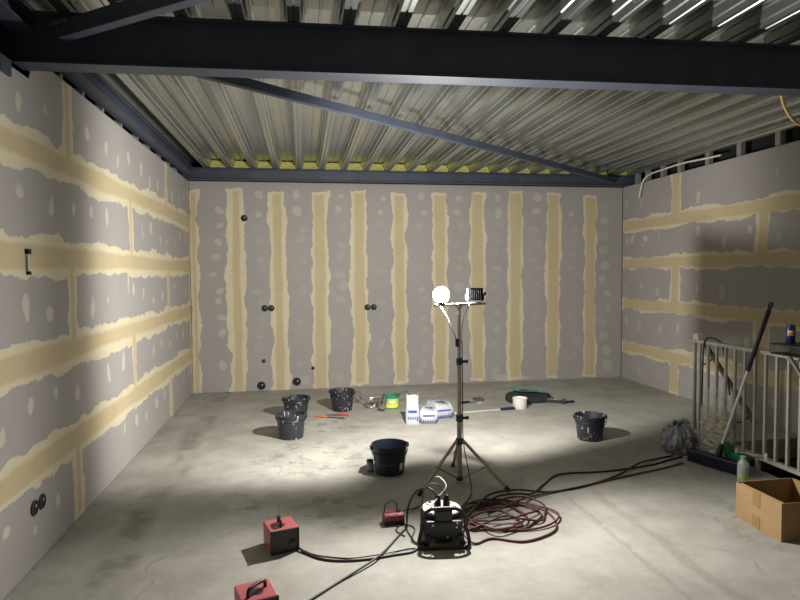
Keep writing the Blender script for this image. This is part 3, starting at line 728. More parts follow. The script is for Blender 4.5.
# plaster sacks
def sack(name, label, loc, rot, size, opened):
    t = thing(name, label, 'sack', loc, rot, 'white plaster sacks with blue print')
    sx, sy, sz = size; rr = random.Random(int(loc[0] * 100))
    bm = B(); nu, nv = 26, 12; rings = []
    prof = np.linspace(0, 1, nv)
    for v in prof:
        ring = []
        for i in range(nu):
            a = 2 * PI * i / nu; e = 0.38
            cx = math.copysign(abs(math.cos(a)) ** e, math.cos(a)); cy = math.copysign(abs(math.sin(a)) ** e, math.sin(a))
            if opened: k = 1.0 - 0.35 * max(0, v - 0.55) + 0.05 * math.sin(5 * a + 9 * v) * max(0.2, v); kz = v * sz + (0.022 * math.sin(2 * a + 1) + 0.012 * math.sin(5 * a)) * max(0, v - 0.6) * 2
            else: k = (math.sin(PI * min(1, max(0, 0.10 + 0.78 * v))) ** 0.30) + 0.035 * math.sin(4 * a + 8 * v) + 0.03 * math.sin(9 * a - 11 * v); kz = v * sz + (0.018 * math.sin(3 * a + 2) + 0.01 * math.sin(7 * a + 5)) * v
            ring.append(bm.verts.new((cx * sx / 2 * k, cy * sy / 2 * k, max(0.0, kz) )))
        rings.append(ring)
    for A, Bq in zip(rings, rings[1:]):
        for i in range(nu): bm.faces.new((A[i], A[(i + 1) % nu], Bq[(i + 1) % nu], Bq[i]))
    bm.faces.new(list(reversed(rings[0])))
    if not opened: bm.faces.new(rings[-1])
    o = link('paper_sack', bm, 'paper', t, smooth=50)
    if opened:
        md = o.modifiers.new('thick', 'SOLIDIFY'); md.thickness = 0.002; md.offset = -1
        bm = B(); lathe(bm, [(0, sz * .55), (min(sx, sy) * .42, sz * .53)], 14); link('plaster_powder', bm, 'plaster', t)
    # rows of blue print on the sides
    y = -sy / 2 - 0.002
    def mark(c, s_, rot_=None):
        bm = B(); box(bm, c, s_, rot_); link('blue_print', bm, 'blue', t)
    q = 0.30 if opened else 0.40
    mark((-0.02 * 0, y, sz * (0.45 if opened else 0.62)), (sx * 0.62, 0.002, sz * 0.09))
    for k in range(5): mark((-sx * 0.30 + k * sx * 0.13, y, sz * 0.22), (sx * 0.07, 0.002, sz * 0.10))
    mark((sx * 0.36, y, sz * 0.20), (sx * 0.10, 0.002, sz * 0.15))
    for k in range(3): mark((sx / 2 + 0.002, -sy * 0.25 + k * sy * 0.22, sz * (0.30 + 0.05 * k)), (0.002, sy * 0.14, sz * 0.14))
    if not opened:
        for k in range(3): mark((-sx * .22 + k * sx * .2, 0.02, sz * 1.0), (sx * 0.12, sy * .18, 0.004), rz(0.4))
    return t
sack('plaster_sack', 'upright opened white paper sack with blue print', (1.155, 6.40, 0), -0.15, (0.15, 0.12, 0.31), True)
sack('plaster_sack', 'white paper sack with blue print lying next to the upright one', (1.335, 6.44, 0), -0.12, (0.21, 0.24, 0.15), False)
sack('plaster_sack', 'flatter white paper sack with blue print lying behind the tripod pole', (1.51, 6.66, 0), 0.2, (0.26, 0.30, 0.16), False)
# roller pole
t = thing('extension_pole', 'long pale pole with a dark grip lying on the floor behind the tripod', 'pole', (0, 0, 0))
bm = B(); tube(bm, [(1.63, 6.70, 0.012), (2.30, 6.79, 0.012)], 0.012, 10); link('shaft', bm, 'pole', t, smooth=40)
bm = B(); tube(bm, [(2.28, 6.787, 0.017), (2.30, 6.79, 0.017), (2.46, 6.81, 0.017), (2.47, 6.811, 0.017)], [0.013, 0.017, 0.017, 0.013], 10); link('grip', bm, 'navy', t, smooth=40)
# odd small tools behind the pole
knife((2.04, 7.26, 0), 0.25, 'navy', 'small blue-grey hand tool lying alone behind the tripod pole', 0.09, 0.03)
t = thing('metal_bracket', 'small grey grid-like metal piece on the floor behind the tripod pole', 'bracket', (2.19, 7.38, 0), 0.2)
bm = B()
for i in range(4): box(bm, (-0.045 + 0.03 * i, 0, 0.02), (0.006, 0.11, 0.03))
for j in range(3): box(bm, (0, -0.05 + 0.05 * j, 0.02), (0.11, 0.006, 0.03))
link('grid', bm, 'blade', t)
bm = B(); box(bm, (2.16, 7.22, 0.009), (0.055, 0.04, 0.018), rz(0.3)); tag(link('plaster_offcut', bm, 'paper', bevel=0.004), 'small white offcut lying before the grey grid-like metal piece', 'offcut')

# white tub, dark tool bag and green tool
t = thing('plastic_tub', 'low dirty white plastic tub in front of the dark tool bag', 'tub', (2.56, 6.88, 0))
bm = B(); lathe(bm, [(0, 0.003), (0.078, 0.003), (0.080, 0), (0.082, 0.003), (0.086, 0.112), (0.090, 0.112), (0.090, 0.124), (0.086, 0.126), (0.083, 0.122), (0.079, 0.02), (0, 0.02)], 28); link('tub_body', bm, 'whitep', t, smooth=35)
bm = B(); lathe(bm, [(0, 0.095), (0.081, 0.10)], 24); link('filler_compound', bm, 'plaster', t)
bm = B(); tube(bm, spline([(0.09, 0, 0.11), (0.115, -0.01, 0.07), (0.105, 0.02, 0.03)], 5), 0.004, 6); link('handle', bm, 'wire', t)
t = thing('tool_bag', 'flat black tool bag lying open behind the white tub', 'bag', (2.80, 7.25, 0), -0.08)
bm = B(); nu = 28; rings = []
for k, (s, z) in enumerate(((0.96, 0), (1.0, 0.03), (0.98, 0.075), (0.80, 0.10), (0.72, 0.085))):
    ring = []
    for i in range(nu):
        a = 2 * PI * i / nu
        cx = math.copysign(abs(math.cos(a)) ** .6, math.cos(a)); cy = math.copysign(abs(math.sin(a)) ** .6, math.sin(a))
        ring.append(bm.verts.new((cx * 0.28 * s, cy * 0.17 * s, z + (0.018 * math.sin(3 * a + k) if k > 1 else 0))))
    rings.append(ring)
for A, Bq in zip(rings, rings[1:]):
    for i in range(nu): bm.faces.new((A[i], A[(i + 1) % nu], Bq[(i + 1) % nu], Bq[i]))
bm.faces.new(list(reversed(rings[0]))); bm.faces.new(rings[-1]); link('bag_body', bm, 'cloth', t, smooth=50)
bm = B(); tube(bm, spline([(-0.15, 0.02, 0.085), (-0.1, 0.03, 0.125), (0.05, 0.03, 0.13), (0.12, 0.02, 0.09)], 5), 0.010, 6); link('strap', bm, 'cloth', t)
t = thing('hand_saw', 'green bladed hand tool lying across the dark tool bag', 'saw', (2.86, 7.24, 0.115), -0.32)
bm = B(); box(bm, (0, 0, 0.012), (0.34, 0.075, 0.006)); box(bm, (0, 0.02, 0.022), (0.34, 0.012, 0.016)); link('blade', bm, 'tool_green', t)
bm = B(); tube(bm, spline([(-0.17, -0.02, 0.02), (-0.23, -0.02, 0.028), (-0.25, 0.02, 0.028), (-0.21, 0.045, 0.026), (-0.17, 0.03, 0.02)], 5), 0.012, 8); link('handle', bm, 'green', t, smooth=50)
t = thing('caulking_gun', 'black pistol-grip tool lying at the right end of the dark tool bag', 'hand tool', (3.13, 7.02, 0), -0.55)
bm = B(); box(bm, (-0.10, 0, 0.03), (0.26, 0.045, 0.035)); box(bm, (0.05, 0.0, 0.03), (0.05, 0.05, 0.05)); link('frame', bm, 'black_steel', t, bevel=0.004)
bm = B(); tube(bm, [(-0.26, 0, 0.045), (0.0, 0, 0.045), (0.12, 0.015, 0.045)], 0.005, 6); link('plunger_rod', bm, 'chrome', t)
bm = B(); tube(bm, [(0.06, 0.02, 0.024), (0.16, 0.09, 0.018)], [0.016, 0.014], 8); link('grip', bm, 'blackp', t, smooth=40)

# ------------------------------------------------------------------ red boxes
def heater(loc, rot, label, hb):
    t = thing('portable_heater', label, 'heater', loc, rot, 'red portable heaters')
    w, d, h = 0.170, 0.19, 0.135
    bm = B(); box(bm, (0, d / 2 + 0.006, h / 2 + 0.004), (w, d - 0.012, h - 0.004)); link('casing', bm, 'red', t, bevel=0.006)
    bm = B()
    for x in (-w / 2 + 0.005, w / 2 - 0.005): box(bm, (x, 0.002, h / 2 + 0.004), (0.010, 0.014, h))
    for z in (0.009, h - 0.001): box(bm, (0, 0.002, z), (w, 0.014, 0.010))
    fr = link('front_frame', bm, 'blackp', t, bevel=0.002)
    bm = B(); box(bm, (0, 0.004, h / 2 + 0.004), (w - 0.016, 0.006, h - 0.016)); link('grille', bm, 'grille', t)
    bm = B(); lathe(bm, [(0.026, 0), (0.026, 0.004), (0.019, 0.006), (0.019, 0.014), (0, 0.014)], 20, (w * 0.27, 0.001, h * 0.36), rx(PI / 2)); link('control_knob', bm, 'blackp', t, smooth=40)
    if hb:
        bm = B(); tube(bm, spline([(-0.05, 0.045, h), (-0.045, 0.05, h + 0.030), (-0.03, 0.06, h + 0.040), (0.03, 0.10, h + 0.040), (0.045, 0.11, h + 0.030), (0.05, 0.115, h)], 4), 0.009, 8)
    else:
        bm = B(); tube(bm, spline([(-0.012, 0.05, h), (-0.012, 0.055, h + 0.035), (-0.008, 0.075, h + 0.045), (-0.006, 0.115, h + 0.045), (-0.006, 0.13, h + 0.035), (-0.006, 0.135, h)], 4), 0.008, 8)
    link('handle', bm, 'blackp', t, smooth=50)
    bm = B(); lathe(bm, [(0.030, 0), (0.033, 0.004), (0, 0.004)], 20, (-0.012 if not hb else 0, 0.085, h - 0.001)); link('handle_recess', bm, 'blackp', t)
    for sx in (-1, 1):
        for y in (0.02, d - 0.02):
            bm = B(); lathe(bm, [(0.008, 0), (0.010, 0.006)], 8, (sx * (w / 2 - 0.02), y, 0), None, True); link('foot', bm, 'rubber', t)
    return t
heater((-0.127, 3.533, 0), 0.29, 'red box heater with black mesh front, trailing black cables towards the cable reel', False)
heater((-0.215, 2.78, 0), 0.30, 'red box heater with a black handle, nearest the camera, cut off by the frame', True)
t = thing('battery_charger', 'low red charger box with a black base and a loop of thin cable', 'charger', (0.565, 3.80, 0), 0.07)
bm = B(); box(bm, (0, 0.045, 0.014), (0.135, 0.09, 0.026)); link('base', bm, 'blackp', t, bevel=0.005)
bm = B(); vsx = []
for (y, z) in ((0.0, 0.026), (0.0, 0.058), (0.02, 0.072), (0.09, 0.072), (0.09, 0.026)):
    vsx.append([bm.verts.new((s * 0.066, y, z)) for s in (-1, 1)])
for i in range(5):
    a, b = vsx[i], vsx[(i + 1) % 5]; bm.faces.new((a[0], a[1], b[1], b[0]))
bm.faces.new([v[0] for v in vsx]); bm.faces.new([v[1] for v in reversed(vsx)]); link('housing', bm, 'redp', t, bevel=0.004)
bm = B(); lathe(bm, [(0.017, 0), (0.019, 0.004), (0.012, 0.004), (0.010, 0.0015), (0, 0.0015)], 16, (0.035, 0.055, 0.072)); link('charging_port', bm, 'hole', t)
bm = B(); box(bm, (0.035, 0.008, 0.066), (0.03, 0.012, 0.004), rx(0.6)); box(bm, (-0.02, 0.008, 0.066), (0.022, 0.010, 0.004), rx(0.6)); link('pale_edge', bm, 'redlight', t)  # two paler red strips along the front top edge
bm = B(); tube(bm, spline([(-0.055, 0.06, 0.07), (-0.05, 0.065, 0.115), (-0.01, 0.07, 0.135), (0.025, 0.07, 0.12), (0.03, 0.07, 0.07)], 6), 0.0035, 6); link('wire_loop', bm, 'rubber', t)

# ------------------------------------------------------------------ cable reel
t = thing('cable_reel', 'black cable reel in a tubular frame with plugs in its silver top', 'cable reel', (0.812, 3.445, 0), -0.10)
t.scale = (0.92, 0.92, 0.92)
bm = B()
w2, r0 = 0.142, 0.05
loop = [(-w2 - 0.02, 0, 0.014), (-w2 - 0.02, 0.02, 0.05), (-w2, 0.03, 0.13), (-w2 + 0.004, 0.035, 0.19), (-w2 + 0.05, 0.035, 0.232), (-0.04, 0.035, 0.240), (0.04, 0.035, 0.240), (w2 - 0.05, 0.035, 0.232), (w2 - 0.004, 0.035, 0.19), (w2, 0.03, 0.13), (w2 + 0.02, 0.02, 0.05), (w2 + 0.02, 0, 0.014)]
tube(bm, spline(loop, 5), 0.012, 10); tube(bm, spline([(w2 + 0.02, 0, 0.014), (w2 + 0.01, -0.03, 0.013), (w2 - 0.03, -0.036, 0.013), (0, -0.04, 0.013), (-w2 + 0.03, -0.036, 0.013), (-w2 - 0.01, -0.03, 0.013), (-w2 - 0.02, 0, 0.014)], 5), 0.012, 10)
link('frame', bm, 'blackp', t, smooth=60)
bm = B(); lathe(bm, [(0, 0.03), (0.125, 0.03), (0.142, 0.045), (0.146, 0.06), (0.128, 0.075), (0.122, 0.155), (0.138, 0.17), (0.143, 0.178), (0.138, 0.188), (0, 0.188)], 36, (0, 0.18, 0)); drum = link('drum', bm, 'rubber', t, smooth=35)
bm = B()
for k in range(6): tube(bm, [(0.134 * math.cos(a), 0.18 + 0.134 * math.sin(a), 0.085 + 0.0125 * k) for a in [2 * PI * i / 28 for i in range(28)]], 0.0065, 6, True)
link('wound_cable', bm, 'rubber', t, smooth=60)
bm = B(); lathe(bm, [(0, 0.196), (0.128, 0.194), (0.134, 0.188)], 36, (0, 0.18, 0)); link('top_panel', bm, 'panel', t, smooth=30)
bm = B(); box(bm, (0, 0.05, 0.125), (0.115, 0.05, 0.215)); box(bm, (0, 0.03, 0.105), (0.245, 0.03, 0.115)); link('front_support', bm, 'blackp', t, bevel=0.012)
for sx in (-1, 1):
    bm = B(); box(bm, (sx * 0.115, 0.015, 0.04), (0.035, 0.04, 0.075), ry(sx * -0.3)); link('foot', bm, 'blackp', t, bevel=0.006)
for (px, py) in ((-0.03, 0.13), (0.03, 0.13)):
    bm = B(); tube(bm, [(px, py, 0.194), (px, py, 0.20), (px, py, 0.265), (px + 0.002, py, 0.295)], [0.022, 0.025, 0.022, 0.011], 12); pl = link('plug', bm, 'blackp', t, smooth=40)
for (px, py) in ((0.085, 0.145), (0.05, 0.25), (-0.07, 0.24)):
    bm = B(); lathe(bm, [(0.026, 0), (0.026, 0.008), (0.02, 0.010), (0, 0.010)], 18, (px, py, 0.194)); s_ = link('socket_outlet', bm, 'panel', t, smooth=40)
    bm = B(); box(bm, (px, py, 0.206), (0.022, 0.022, 0.006)); link('socket_cover', bm, 'blackp', s_)
bm = B()
for px, pz in ((-0.075, 0.14), (0.085, 0.15), (0.08, 0.125), (-0.10, 0.06), (0.02, 0.06), (0.095, 0.055)):
    bm = B(); lathe(bm, [(0.006, 0), (0.005, 0.003), (0, 0.003)], 8, (px, 0.008, pz), rx(PI / 2)); link('rivet', bm, 'chrome', t)

# ------------------------------------------------------------------ cables
def cable(name, pts, r, mat, label, sub=8):
    bm = B(); tube(bm, spline(pts, sub), r, 8)
    return tag(link(name, bm, mat, smooth=80), label, 'cable')
rc = random.Random(3)
pts = []
ctr = (1.33, 3.80)
pts += [(0.95, 3.52, 0.03), (1.00, 3.44, 0.008)]
loops = [(1.32, 3.72, 0.32, 0.30, 0.3), (1.28, 3.80, 0.26, 0.22, 1.0), (1.37, 3.76, 0.29, 0.20, -0.4), (1.24, 3.83, 0.20, 0.25, 0.2), (1.30, 3.88, 0.27, 0.16, 0.5), (1.20, 3.70, 0.18, 0.14, 1.3), (1.42, 3.86, 0.20, 0.20, 0.1)]
a = -2.4
for k, (cx, cy, ra, rb_, ph) in enumerate(loops):
    for i in range(10):
        q = a + 2 * PI * i / 10 + ph * 0.4
        pts.append((cx + ra * math.cos(q) * (1 + rc.uniform(-.10, .10)), cy + rb_ * math.sin(q) * (1 + rc.uniform(-.10, .10)), 0.008 + 0.006 * k * (0.5 + 0.5 * math.sin(q * 2 + k))))
pts += [(1.52, 4.02, 0.03), (1.7, 4.12, 0.012), (2.1, 4.24, 0.009), (2.45, 4.36, 0.009), (2.9, 4.50, 0.009), (3.16, 4.60, 0.009)]
cable('extension_cable', pts, 0.0070, 'redcable', 'dark red extension cable heaped in loops beside the cable reel', 7)
cable('power_cable', [(0.94, 3.72, 0.02), (1.04, 3.95, 0.009), (1.12, 4.05, 0.009), (1.22, 3.95, 0.05), (1.35, 4.05, 0.05), (1.5, 4.08, 0.045), (1.62, 4.10, 0.03), (1.8, 4.32, 0.008), (2.02, 4.52, 0.008), (2.4, 4.52, 0.008), (2.86, 4.60, 0.008), (3.1, 4.70, 0.008), (3.26, 4.76, 0.008)], 0.0072, 'rubber', 'black cable running in an upper bend from the reel to the broom')
cable('power_cable', [(0.96, 3.62, 0.06), (1.06, 3.80, 0.04), (1.16, 3.92, 0.05), (1.3, 4.08, 0.055), (1.52, 4.14, 0.05), (1.75, 4.16, 0.012), (2.0, 4.20, 0.009), (2.25, 4.30, 0.009), (2.5, 4.44, 0.009), (2.75, 4.60, 0.026), (3.0, 4.74, 0.009), (3.2, 4.80, 0.009)], 0.0072, 'rubber', 'black cable in the middle of the bundle stretched across to the railing')
cable('heater_cable', [(-0.06, 3.57, 0.02), (-0.01, 3.50, 0.007), (0.08, 3.41, 0.006), (0.2, 3.365, 0.006), (0.35, 3.36, 0.006), (0.5, 3.385, 0.006), (0.60, 3.40, 0.006), (0.65, 3.44, 0.010), (0.70, 3.49, 0.03)], 0.0065, 'rubber', 'black cable running along the floor from the mesh-fronted heater to the reel')
cable('heater_cable', [(-0.05, 3.56, 0.015), (0.02, 3.49, 0.005), (0.1, 3.44, 0.005), (0.25, 3.39, 0.005), (0.42, 3.385, 0.016), (0.52, 3.43, 0.005), (0.60, 3.45, 0.005), (0.66, 3.44, 0.006)], 0.0035, 'rubber', 'thin grey cable lying loosely against the thicker heater cable')
cable('power_cable', [(-0.03, 2.94, 0.006), (0.08, 3.05, 0.006), (0.17, 3.14, 0.006), (0.38, 3.33, 0.019), (0.48, 3.49, 0.006), (0.58, 3.66, 0.006), (0.63, 3.74, 0.006), (0.645, 3.80, 0.03), (0.66, 3.82, 0.12), (0.70, 3.74, 0.24), (0.75, 3.62, 0.30), (0.797, 3.567, 0.272)], 0.0065, 'rubber', 'black cable running from the near heater up to a plug on the reel')
cable('charger_cable', [(0.60, 3.90, 0.05), (0.66, 3.96, 0.03), (0.75, 4.05, 0.006), (0.83, 4.10, 0.006), (0.90, 4.06, 0.006)], 0.0045, 'rubber', 'thin cable leading from the red charger to behind the reel')
cable('thin_lead', [(0.60, 3.62, 0.005), (0.56, 3.72, 0.005), (0.62, 3.80, 0.005), (0.68, 3.72, 0.005), (0.63, 3.55, 0.005), (0.70, 3.46, 0.02)], 0.004, 'rubber', 'thin black lead curled on the floor left of the reel')
cable('plug_lead', [(0.850, 3.562, 0.272), (0.81, 3.62, 0.32), (0.74, 3.62, 0.31), (0.70, 3.56, 0.24), (0.69, 3.47, 0.12), (0.70, 3.42, 0.04)], 0.0045, 'rubber', 'black lead arching out of the second plug on the reel')
cable('white_lead', [(0.74, 3.50, 0.225), (0.80, 3.56, 0.26), (0.86, 3.60, 0.31), (0.84, 3.68, 0.34), (0.82, 3.72, 0.33)], 0.004, 'whitecable', 'short white lead lying over the plugs on the reel')
cable('ceiling_cable', [(XR - 0.06, 8.02, 2.69), (XR - 0.05, 8.0, 2.80), (XR - 0.04, 7.95, 2.92), (XR - 0.03, 7.8, 2.985), (XR - 0.03, 7.5, 3.00), (XR - 0.02, 7.1, 3.01), (XR - 0.02, 6.7, 2.99), (XR + 0.0, 6.4, 2.98)], 0.012, 'whitecable', 'white cable hanging over the top of the right wall near the corner')
cable('ceiling_cable', [(3.28, 3.75, ZD), (3.29, 3.76, 2.92), (3.33, 3.78, 2.80), (3.42, 3.80, 2.70), (3.55, 3.84, 2.66)], 0.010, 'yelcable', 'yellowish cable drooping below the roof deck at the right edge')

# ------------------------------------------------------------------ railing round the stairs
RX, RY0, RY1 = 3.62, 5.13, 1.6
t = thing('stair_railing', 'white metal stair railing with vertical bars', 'railing', (RX, 0, 0))
bm = B(); box(bm, (0, (RY0 + RY1) / 2, 0.985), (0.045, RY0 - RY1 + 0.03, 0.03)); link('top_rail', bm, 'white_metal', t, bevel=0.003)
bm = B(); box(bm, (0, (RY0 + RY1) / 2, 0.13), (0.045, RY0 - RY1, 0.03)); link('bottom_rail', bm, 'white_metal', t, bevel=0.003)
for y in (5.11, 1.65):
    bm = B(); box(bm, (0, y, 0.485), (0.03, 0.026, 0.97)); box(bm, (0, y, 0.005), (0.055, 0.10, 0.01)); link('post', bm, 'white_metal', t, bevel=0.003)
y = 5.035
while y > 1.72:
    bm = B(); box(bm, (0, y, 0.558), (0.022, 0.022, 0.83)); link('bar', bm, 'white_metal', t, bevel=0.002); y -= 0.115
for y in (4.3, 3.0):
    bm = B(); box(bm, (0, y, 0.06), (0.03, 0.03, 0.12)); link('foot', bm, 'white_metal', t)
t = thing('stair_handrail', 'dull brown handrail sloping down behind the bars of the white railing', 'handrail', (RX + 0.14, 0, 0))
bm = B(); tube(bm, [(0, 5.20, 0.98), (0, 4.50, 0.34)], 0.022, 10); link('rail', bm, 'railbrown', t, smooth=40)
for y, z in ((5.05, 0.82), (4.575, 0.39)):
    bm = B(); tube(bm, [(0, y, z), (-0.05, y, z - 0.05), (-0.118, y, z - 0.05)], 0.007, 8); link('bracket', bm, 'black_steel', t)
cable('loose_cable', [(RX - 0.035, 4.95, 0.30), (RX - 0.035, 4.95, 0.6), (RX - 0.035, 4.94, 0.92), (RX - 0.02, 4.92, 1.02), (RX + 0.02, 4.86, 1.025), (RX + 0.05, 4.80, 0.97), (RX + 0.055, 4.75, 0.75), (RX + 0.05, 4.70, 0.55)], 0.007, 'rubber', 'dark cable looped over the top rail beside the small box')
bm = B(); box(bm, (RX + 0.01, 5.05, 1.028), (0.105, 0.07, 0.056)); o = tag(link('junction_box', bm, 'whitep', bevel=0.006), 'small grey box standing on the end of the white railing', 'box')
# black shelf saddled over the railing
t = thing('work_rest', 'black steel work rest with two flat plates beside the white railing', 'work rest', (3.685, 3.50, 0))
bm = B(); box(bm, (0, 0, 1.078), (0.36, 1.14, 0.010)); link('top_plate', bm, 'black_steel', t, bevel=0.002)
bm = B(); box(bm, (0, 0, 1.008), (0.36, 1.12, 0.010)); link('bottom_plate', bm, 'black_steel', t, bevel=0.002)
bm = B(); box(bm, (0.03, -0.03, 1.043), (0.22, 1.04, 0.06)); link('web', bm, 'black_steel', t)
bm = B(); box(bm, (-0.155, 0.20, 0.5), (0.035, 0.06, 1.0)); link('leg', bm, 'black_steel', t)
bm = B(); box(bm, (-0.155, -0.45, 0.5), (0.035, 0.06, 1.0)); link('leg', bm, 'black_steel', t)
bm = B(); tube(bm, [(-0.155, 0.40, 0.995), (-0.155, 0.22, 0.80)], 0.016, 8); link('brace', bm, 'railbrown', t)
t = thing('spray_can', 'blue can with an orange emblem standing on the black work rest', 'can', (3.635, 4.01, 1.083), -0.2)
bm = B(); lathe(bm, [(0, 0), (0.028, 0), (0.032, 0.006), (0.032, 0.125), (0.026, 0.138), (0.026, 0.142), (0, 0.142)], 20); link('can_body', bm, 'canblue', t, smooth=40)
bm = B(); lathe(bm, [(0.0326, 0.060), (0.0326, 0.100)], 10, a0=-PI * 0.92, a1=-PI * 0.45); link('emblem', bm, 'canor', t, smooth=60)
bm = B(); lathe(bm, [(0.0328, 0.085), (0.0328, 0.096)], 10, a0=-PI * 0.85, a1=-PI * 0.55); link('emblem_stripe', bm, 'white', t, smooth=60)

# ------------------------------------------------------------------ broom
t = thing('push_broom', 'wide navy push broom leaning against the white railing', 'broom', (0, 0, 0))
ang = math.atan2(4.21 - 4.66, 3.42 - 3.27)
hc = (3.37, 4.45)
bm = B(); box(bm, (hc[0], hc[1], 0.085), (0.50, 0.075, 0.035), rz(ang)); hd = link('head', bm, 'broom', t, bevel=0.01)
bm = B(); rr = random.Random(5)
ca, sa = math.cos(ang), math.sin(ang)
for i in range(60):
    for j in range(5):
        u = -0.243 + 0.486 * i / 59; v = -0.032 + 0.016 * j
        x = hc[0] + u * ca - v * sa; y = hc[1] + u * sa + v * ca
        k = 1.25 + rr.uniform(-.1, .25); x2 = hc[0] + u * 1.01 * ca - v * k * sa + rr.uniform(-.004, .004); y2 = hc[1] + u * 1.01 * sa + v * k * ca + rr.uniform(-.004, .004)
        tube(bm, [(x, y, 0.075), (x2, y2, 0.002)], [0.0055, 0.004], 4, caps=False)
b_ = link('bristles', bm, 'bristle', t); b_['kind'] = 'stuff'
s0 = Vector((3.375, 4.45, 0.10)); s1 = Vector((3.655, 4.225, 1.385)); dd = (s1 - s0)
bm = B(); tube(bm, [s0 + dd * 0.05, s0 + dd * 0.60], 0.0125, 10); link('lower_shaft', bm, 'pole', t, smooth=40)
bm = B(); tube(bm, [s0 + dd * 0.565, s0 + dd * 0.57, s0 + dd * 0.955, s0 + dd * 0.96], [0.014, 0.017, 0.017, 0.012], 12); up_ = link('upper_shaft', bm, 'broom', t, smooth=40)
sx_ = Vector((1, 0, 0)); dn = dd.normalized()
bm = B(); cc_ = s0 + dd * 0.978; tube(bm, [cc_ + 0.024 * math.cos(a) * dn + 0.015 * math.sin(a) * sx_ for a in [2 * PI * i / 16 for i in range(16)]], 0.007, 8, True); link('hanging_loop', bm, 'broom', up_, smooth=60)
bm = B(); tube(bm, [s0 - dn * 0.01, s0 + dd * 0.085], [0.028, 0.019], 12); link('socket', bm, 'broom', t, smooth=40)

# ------------------------------------------------------------------ bags
from mathutils import noise as mnoise
def bag(bm, prof, seed, c, squash=(1, 1), nu=40, amp=0.08):
    zs = [p[1] for p in prof]; rs2 = [p[0] for p in prof]
    ts = np.linspace(0, len(prof) - 1, 30)
    prof = [(float(np.interp(t, range(len(zs)), rs2)), float(np.interp(t, range(len(zs)), zs))) for t in ts]
    nu = 84
    r_ = random.Random(seed); ph = [r_.uniform(0, 6.28) for _ in range(8)]
    rings = []
    for k, (rad, z) in enumerate(prof):
        ring = []
        for i in range(nu):
            a = 2 * PI * i / nu
            w_ = 1 + amp * (math.sin(3 * a + ph[0] + z * 9) * .5 + math.sin(7 * a + ph[1] - z * 21) * .35 + math.sin(13 * a + ph[2] + z * 40) * .3 + math.sin(19 * a + ph[3]) * .2)
            q = Vector((math.cos(a) * 1.3, math.sin(a) * 1.3, z * 9 + seed))
            w_ += amp * 1.5 * (abs(mnoise.noise(q * 2.2)) - 0.2) + amp * 0.9 * (abs(mnoise.noise(q * 5.0)) - 0.2)
            ring.append(bm.verts.new((c[0] + rad * w_ * math.cos(a) * squash[0], c[1] + rad * w_ * math.sin(a) * squash[1], max(0.002, c[2] + z + 0.012 * math.sin(5 * a + ph[4]) * (z > 0.02)))))
        rings.append(ring)
    for A, Bq in zip(rings, rings[1:]):
        for i in range(nu): bm.faces.new((A[i], A[(i + 1) % nu], Bq[(i + 1) % nu], Bq[i]))
    bm.faces.new(list(reversed(rings[0])))
    return rings
t = thing('rubbish_bag', 'small knotted grey rubbish bag on the floor at the end of the broom', 'rubbish bag', (3.33, 4.92, 0))
bm = B(); r = bag(bm, [(0.07, 0.0), (0.11, 0.01), (0.135, 0.05), (0.142, 0.10), (0.135, 0.16), (0.11, 0.21), (0.075, 0.245), (0.03, 0.262)], 4, (0, 0, 0), (1, 1), 48, 0.15); bm.faces.new(r[-1])
link('bag_body', bm, 'greybag', t, smooth=25)
bm = B()
tube(bm, spline([(0.0, 0, 0.25), (-0.01, -0.03, 0.285), (0.03, -0.05, 0.30), (0.06, -0.06, 0.27)], 4), [0.022] + [0.018] * 11 + [0.006], 6); tube(bm, spline([(0.0, 0, 0.25), (-0.03, 0.0, 0.28), (-0.07, -0.02, 0.275), (-0.09, -0.03, 0.25)], 4), [0.02] + [0.016] * 11 + [0.006], 6)
link('knot', bm, 'greybag', t, smooth=70)
t = thing('clear_rubbish_bag', 'tall clear plastic sack of pale scraps standing against the white railing', 'rubbish bag', (3.51, 4.67, 0))
bm = B(); bag(bm, [(0.10, 0.003), (0.13, 0.02), (0.138, 0.15), (0.13, 0.30), (0.12, 0.40), (0.10, 0.48), (0.085, 0.54), (0.11, 0.60)], 9, (0, 0, 0), (0.52, 1.3), 48, 0.14)
link('plastic_sack', bm, 'film', t, smooth=40)
bm = B(); rr = random.Random(8)
for i in range(46):
    x, y, z = rr.uniform(-.035, .035), rr.uniform(-.11, .11), rr.uniform(0.03, 0.38)
    w_ = rr.uniform(.04, .10)
    vs_b = box(bm, (x, y, z), (w_, rr.uniform(.02, .07), rr.uniform(.003, .02)), (rz(rr.uniform(0, 6)) @ rx(rr.uniform(-1, 1))))
o = link('paper_scraps', bm, 'scrap', loc=(3.51, 4.67, 0)); tag(o, 'crumpled cream scraps filling the clear plastic sack', 'scraps', kind='stuff')

# green tool with thin rod, bottle
t = thing('sealant_gun', 'green plastic gun with a thin metal rod on the floor behind the broom head', 'sealant gun', (3.51, 4.40, 0), 0)
bm = B(); tube(bm, spline([(-0.06, 0.10, 0.205), (-0.045, 0.07, 0.16), (-0.035, 0.04, 0.10), (0.0, 0.02, 0.07), (0.03, 0.0, 0.05)], 5), [0.030] * 6 + [0.030] * 5 + [0.032] * 5 + [0.028] * 5, 12); link('grip', bm, 'green2', t, smooth=50)
bm = B(); box(bm, (0.0, -0.03, 0.085), (0.07, 0.14, 0.095), rz(0.1)); box(bm, (0.0, -0.02, 0.02), (0.06, 0.08, 0.04)); link('body', bm, 'green2', t, bevel=0.012)
bm = B(); tube(bm, [(0.0, 0.0, 0.145), (0.05, -0.15, 0.155), (0.06, -0.24, 0.17)], 0.005, 6); rod = link('plunger_rod', bm, 'chrome', t)
bm = B(); box(bm, (0.0, 0.0, 0.15), (0.02, 0.02, 0.05)); link('trigger', bm, 'whitep', t, bevel=0.003)
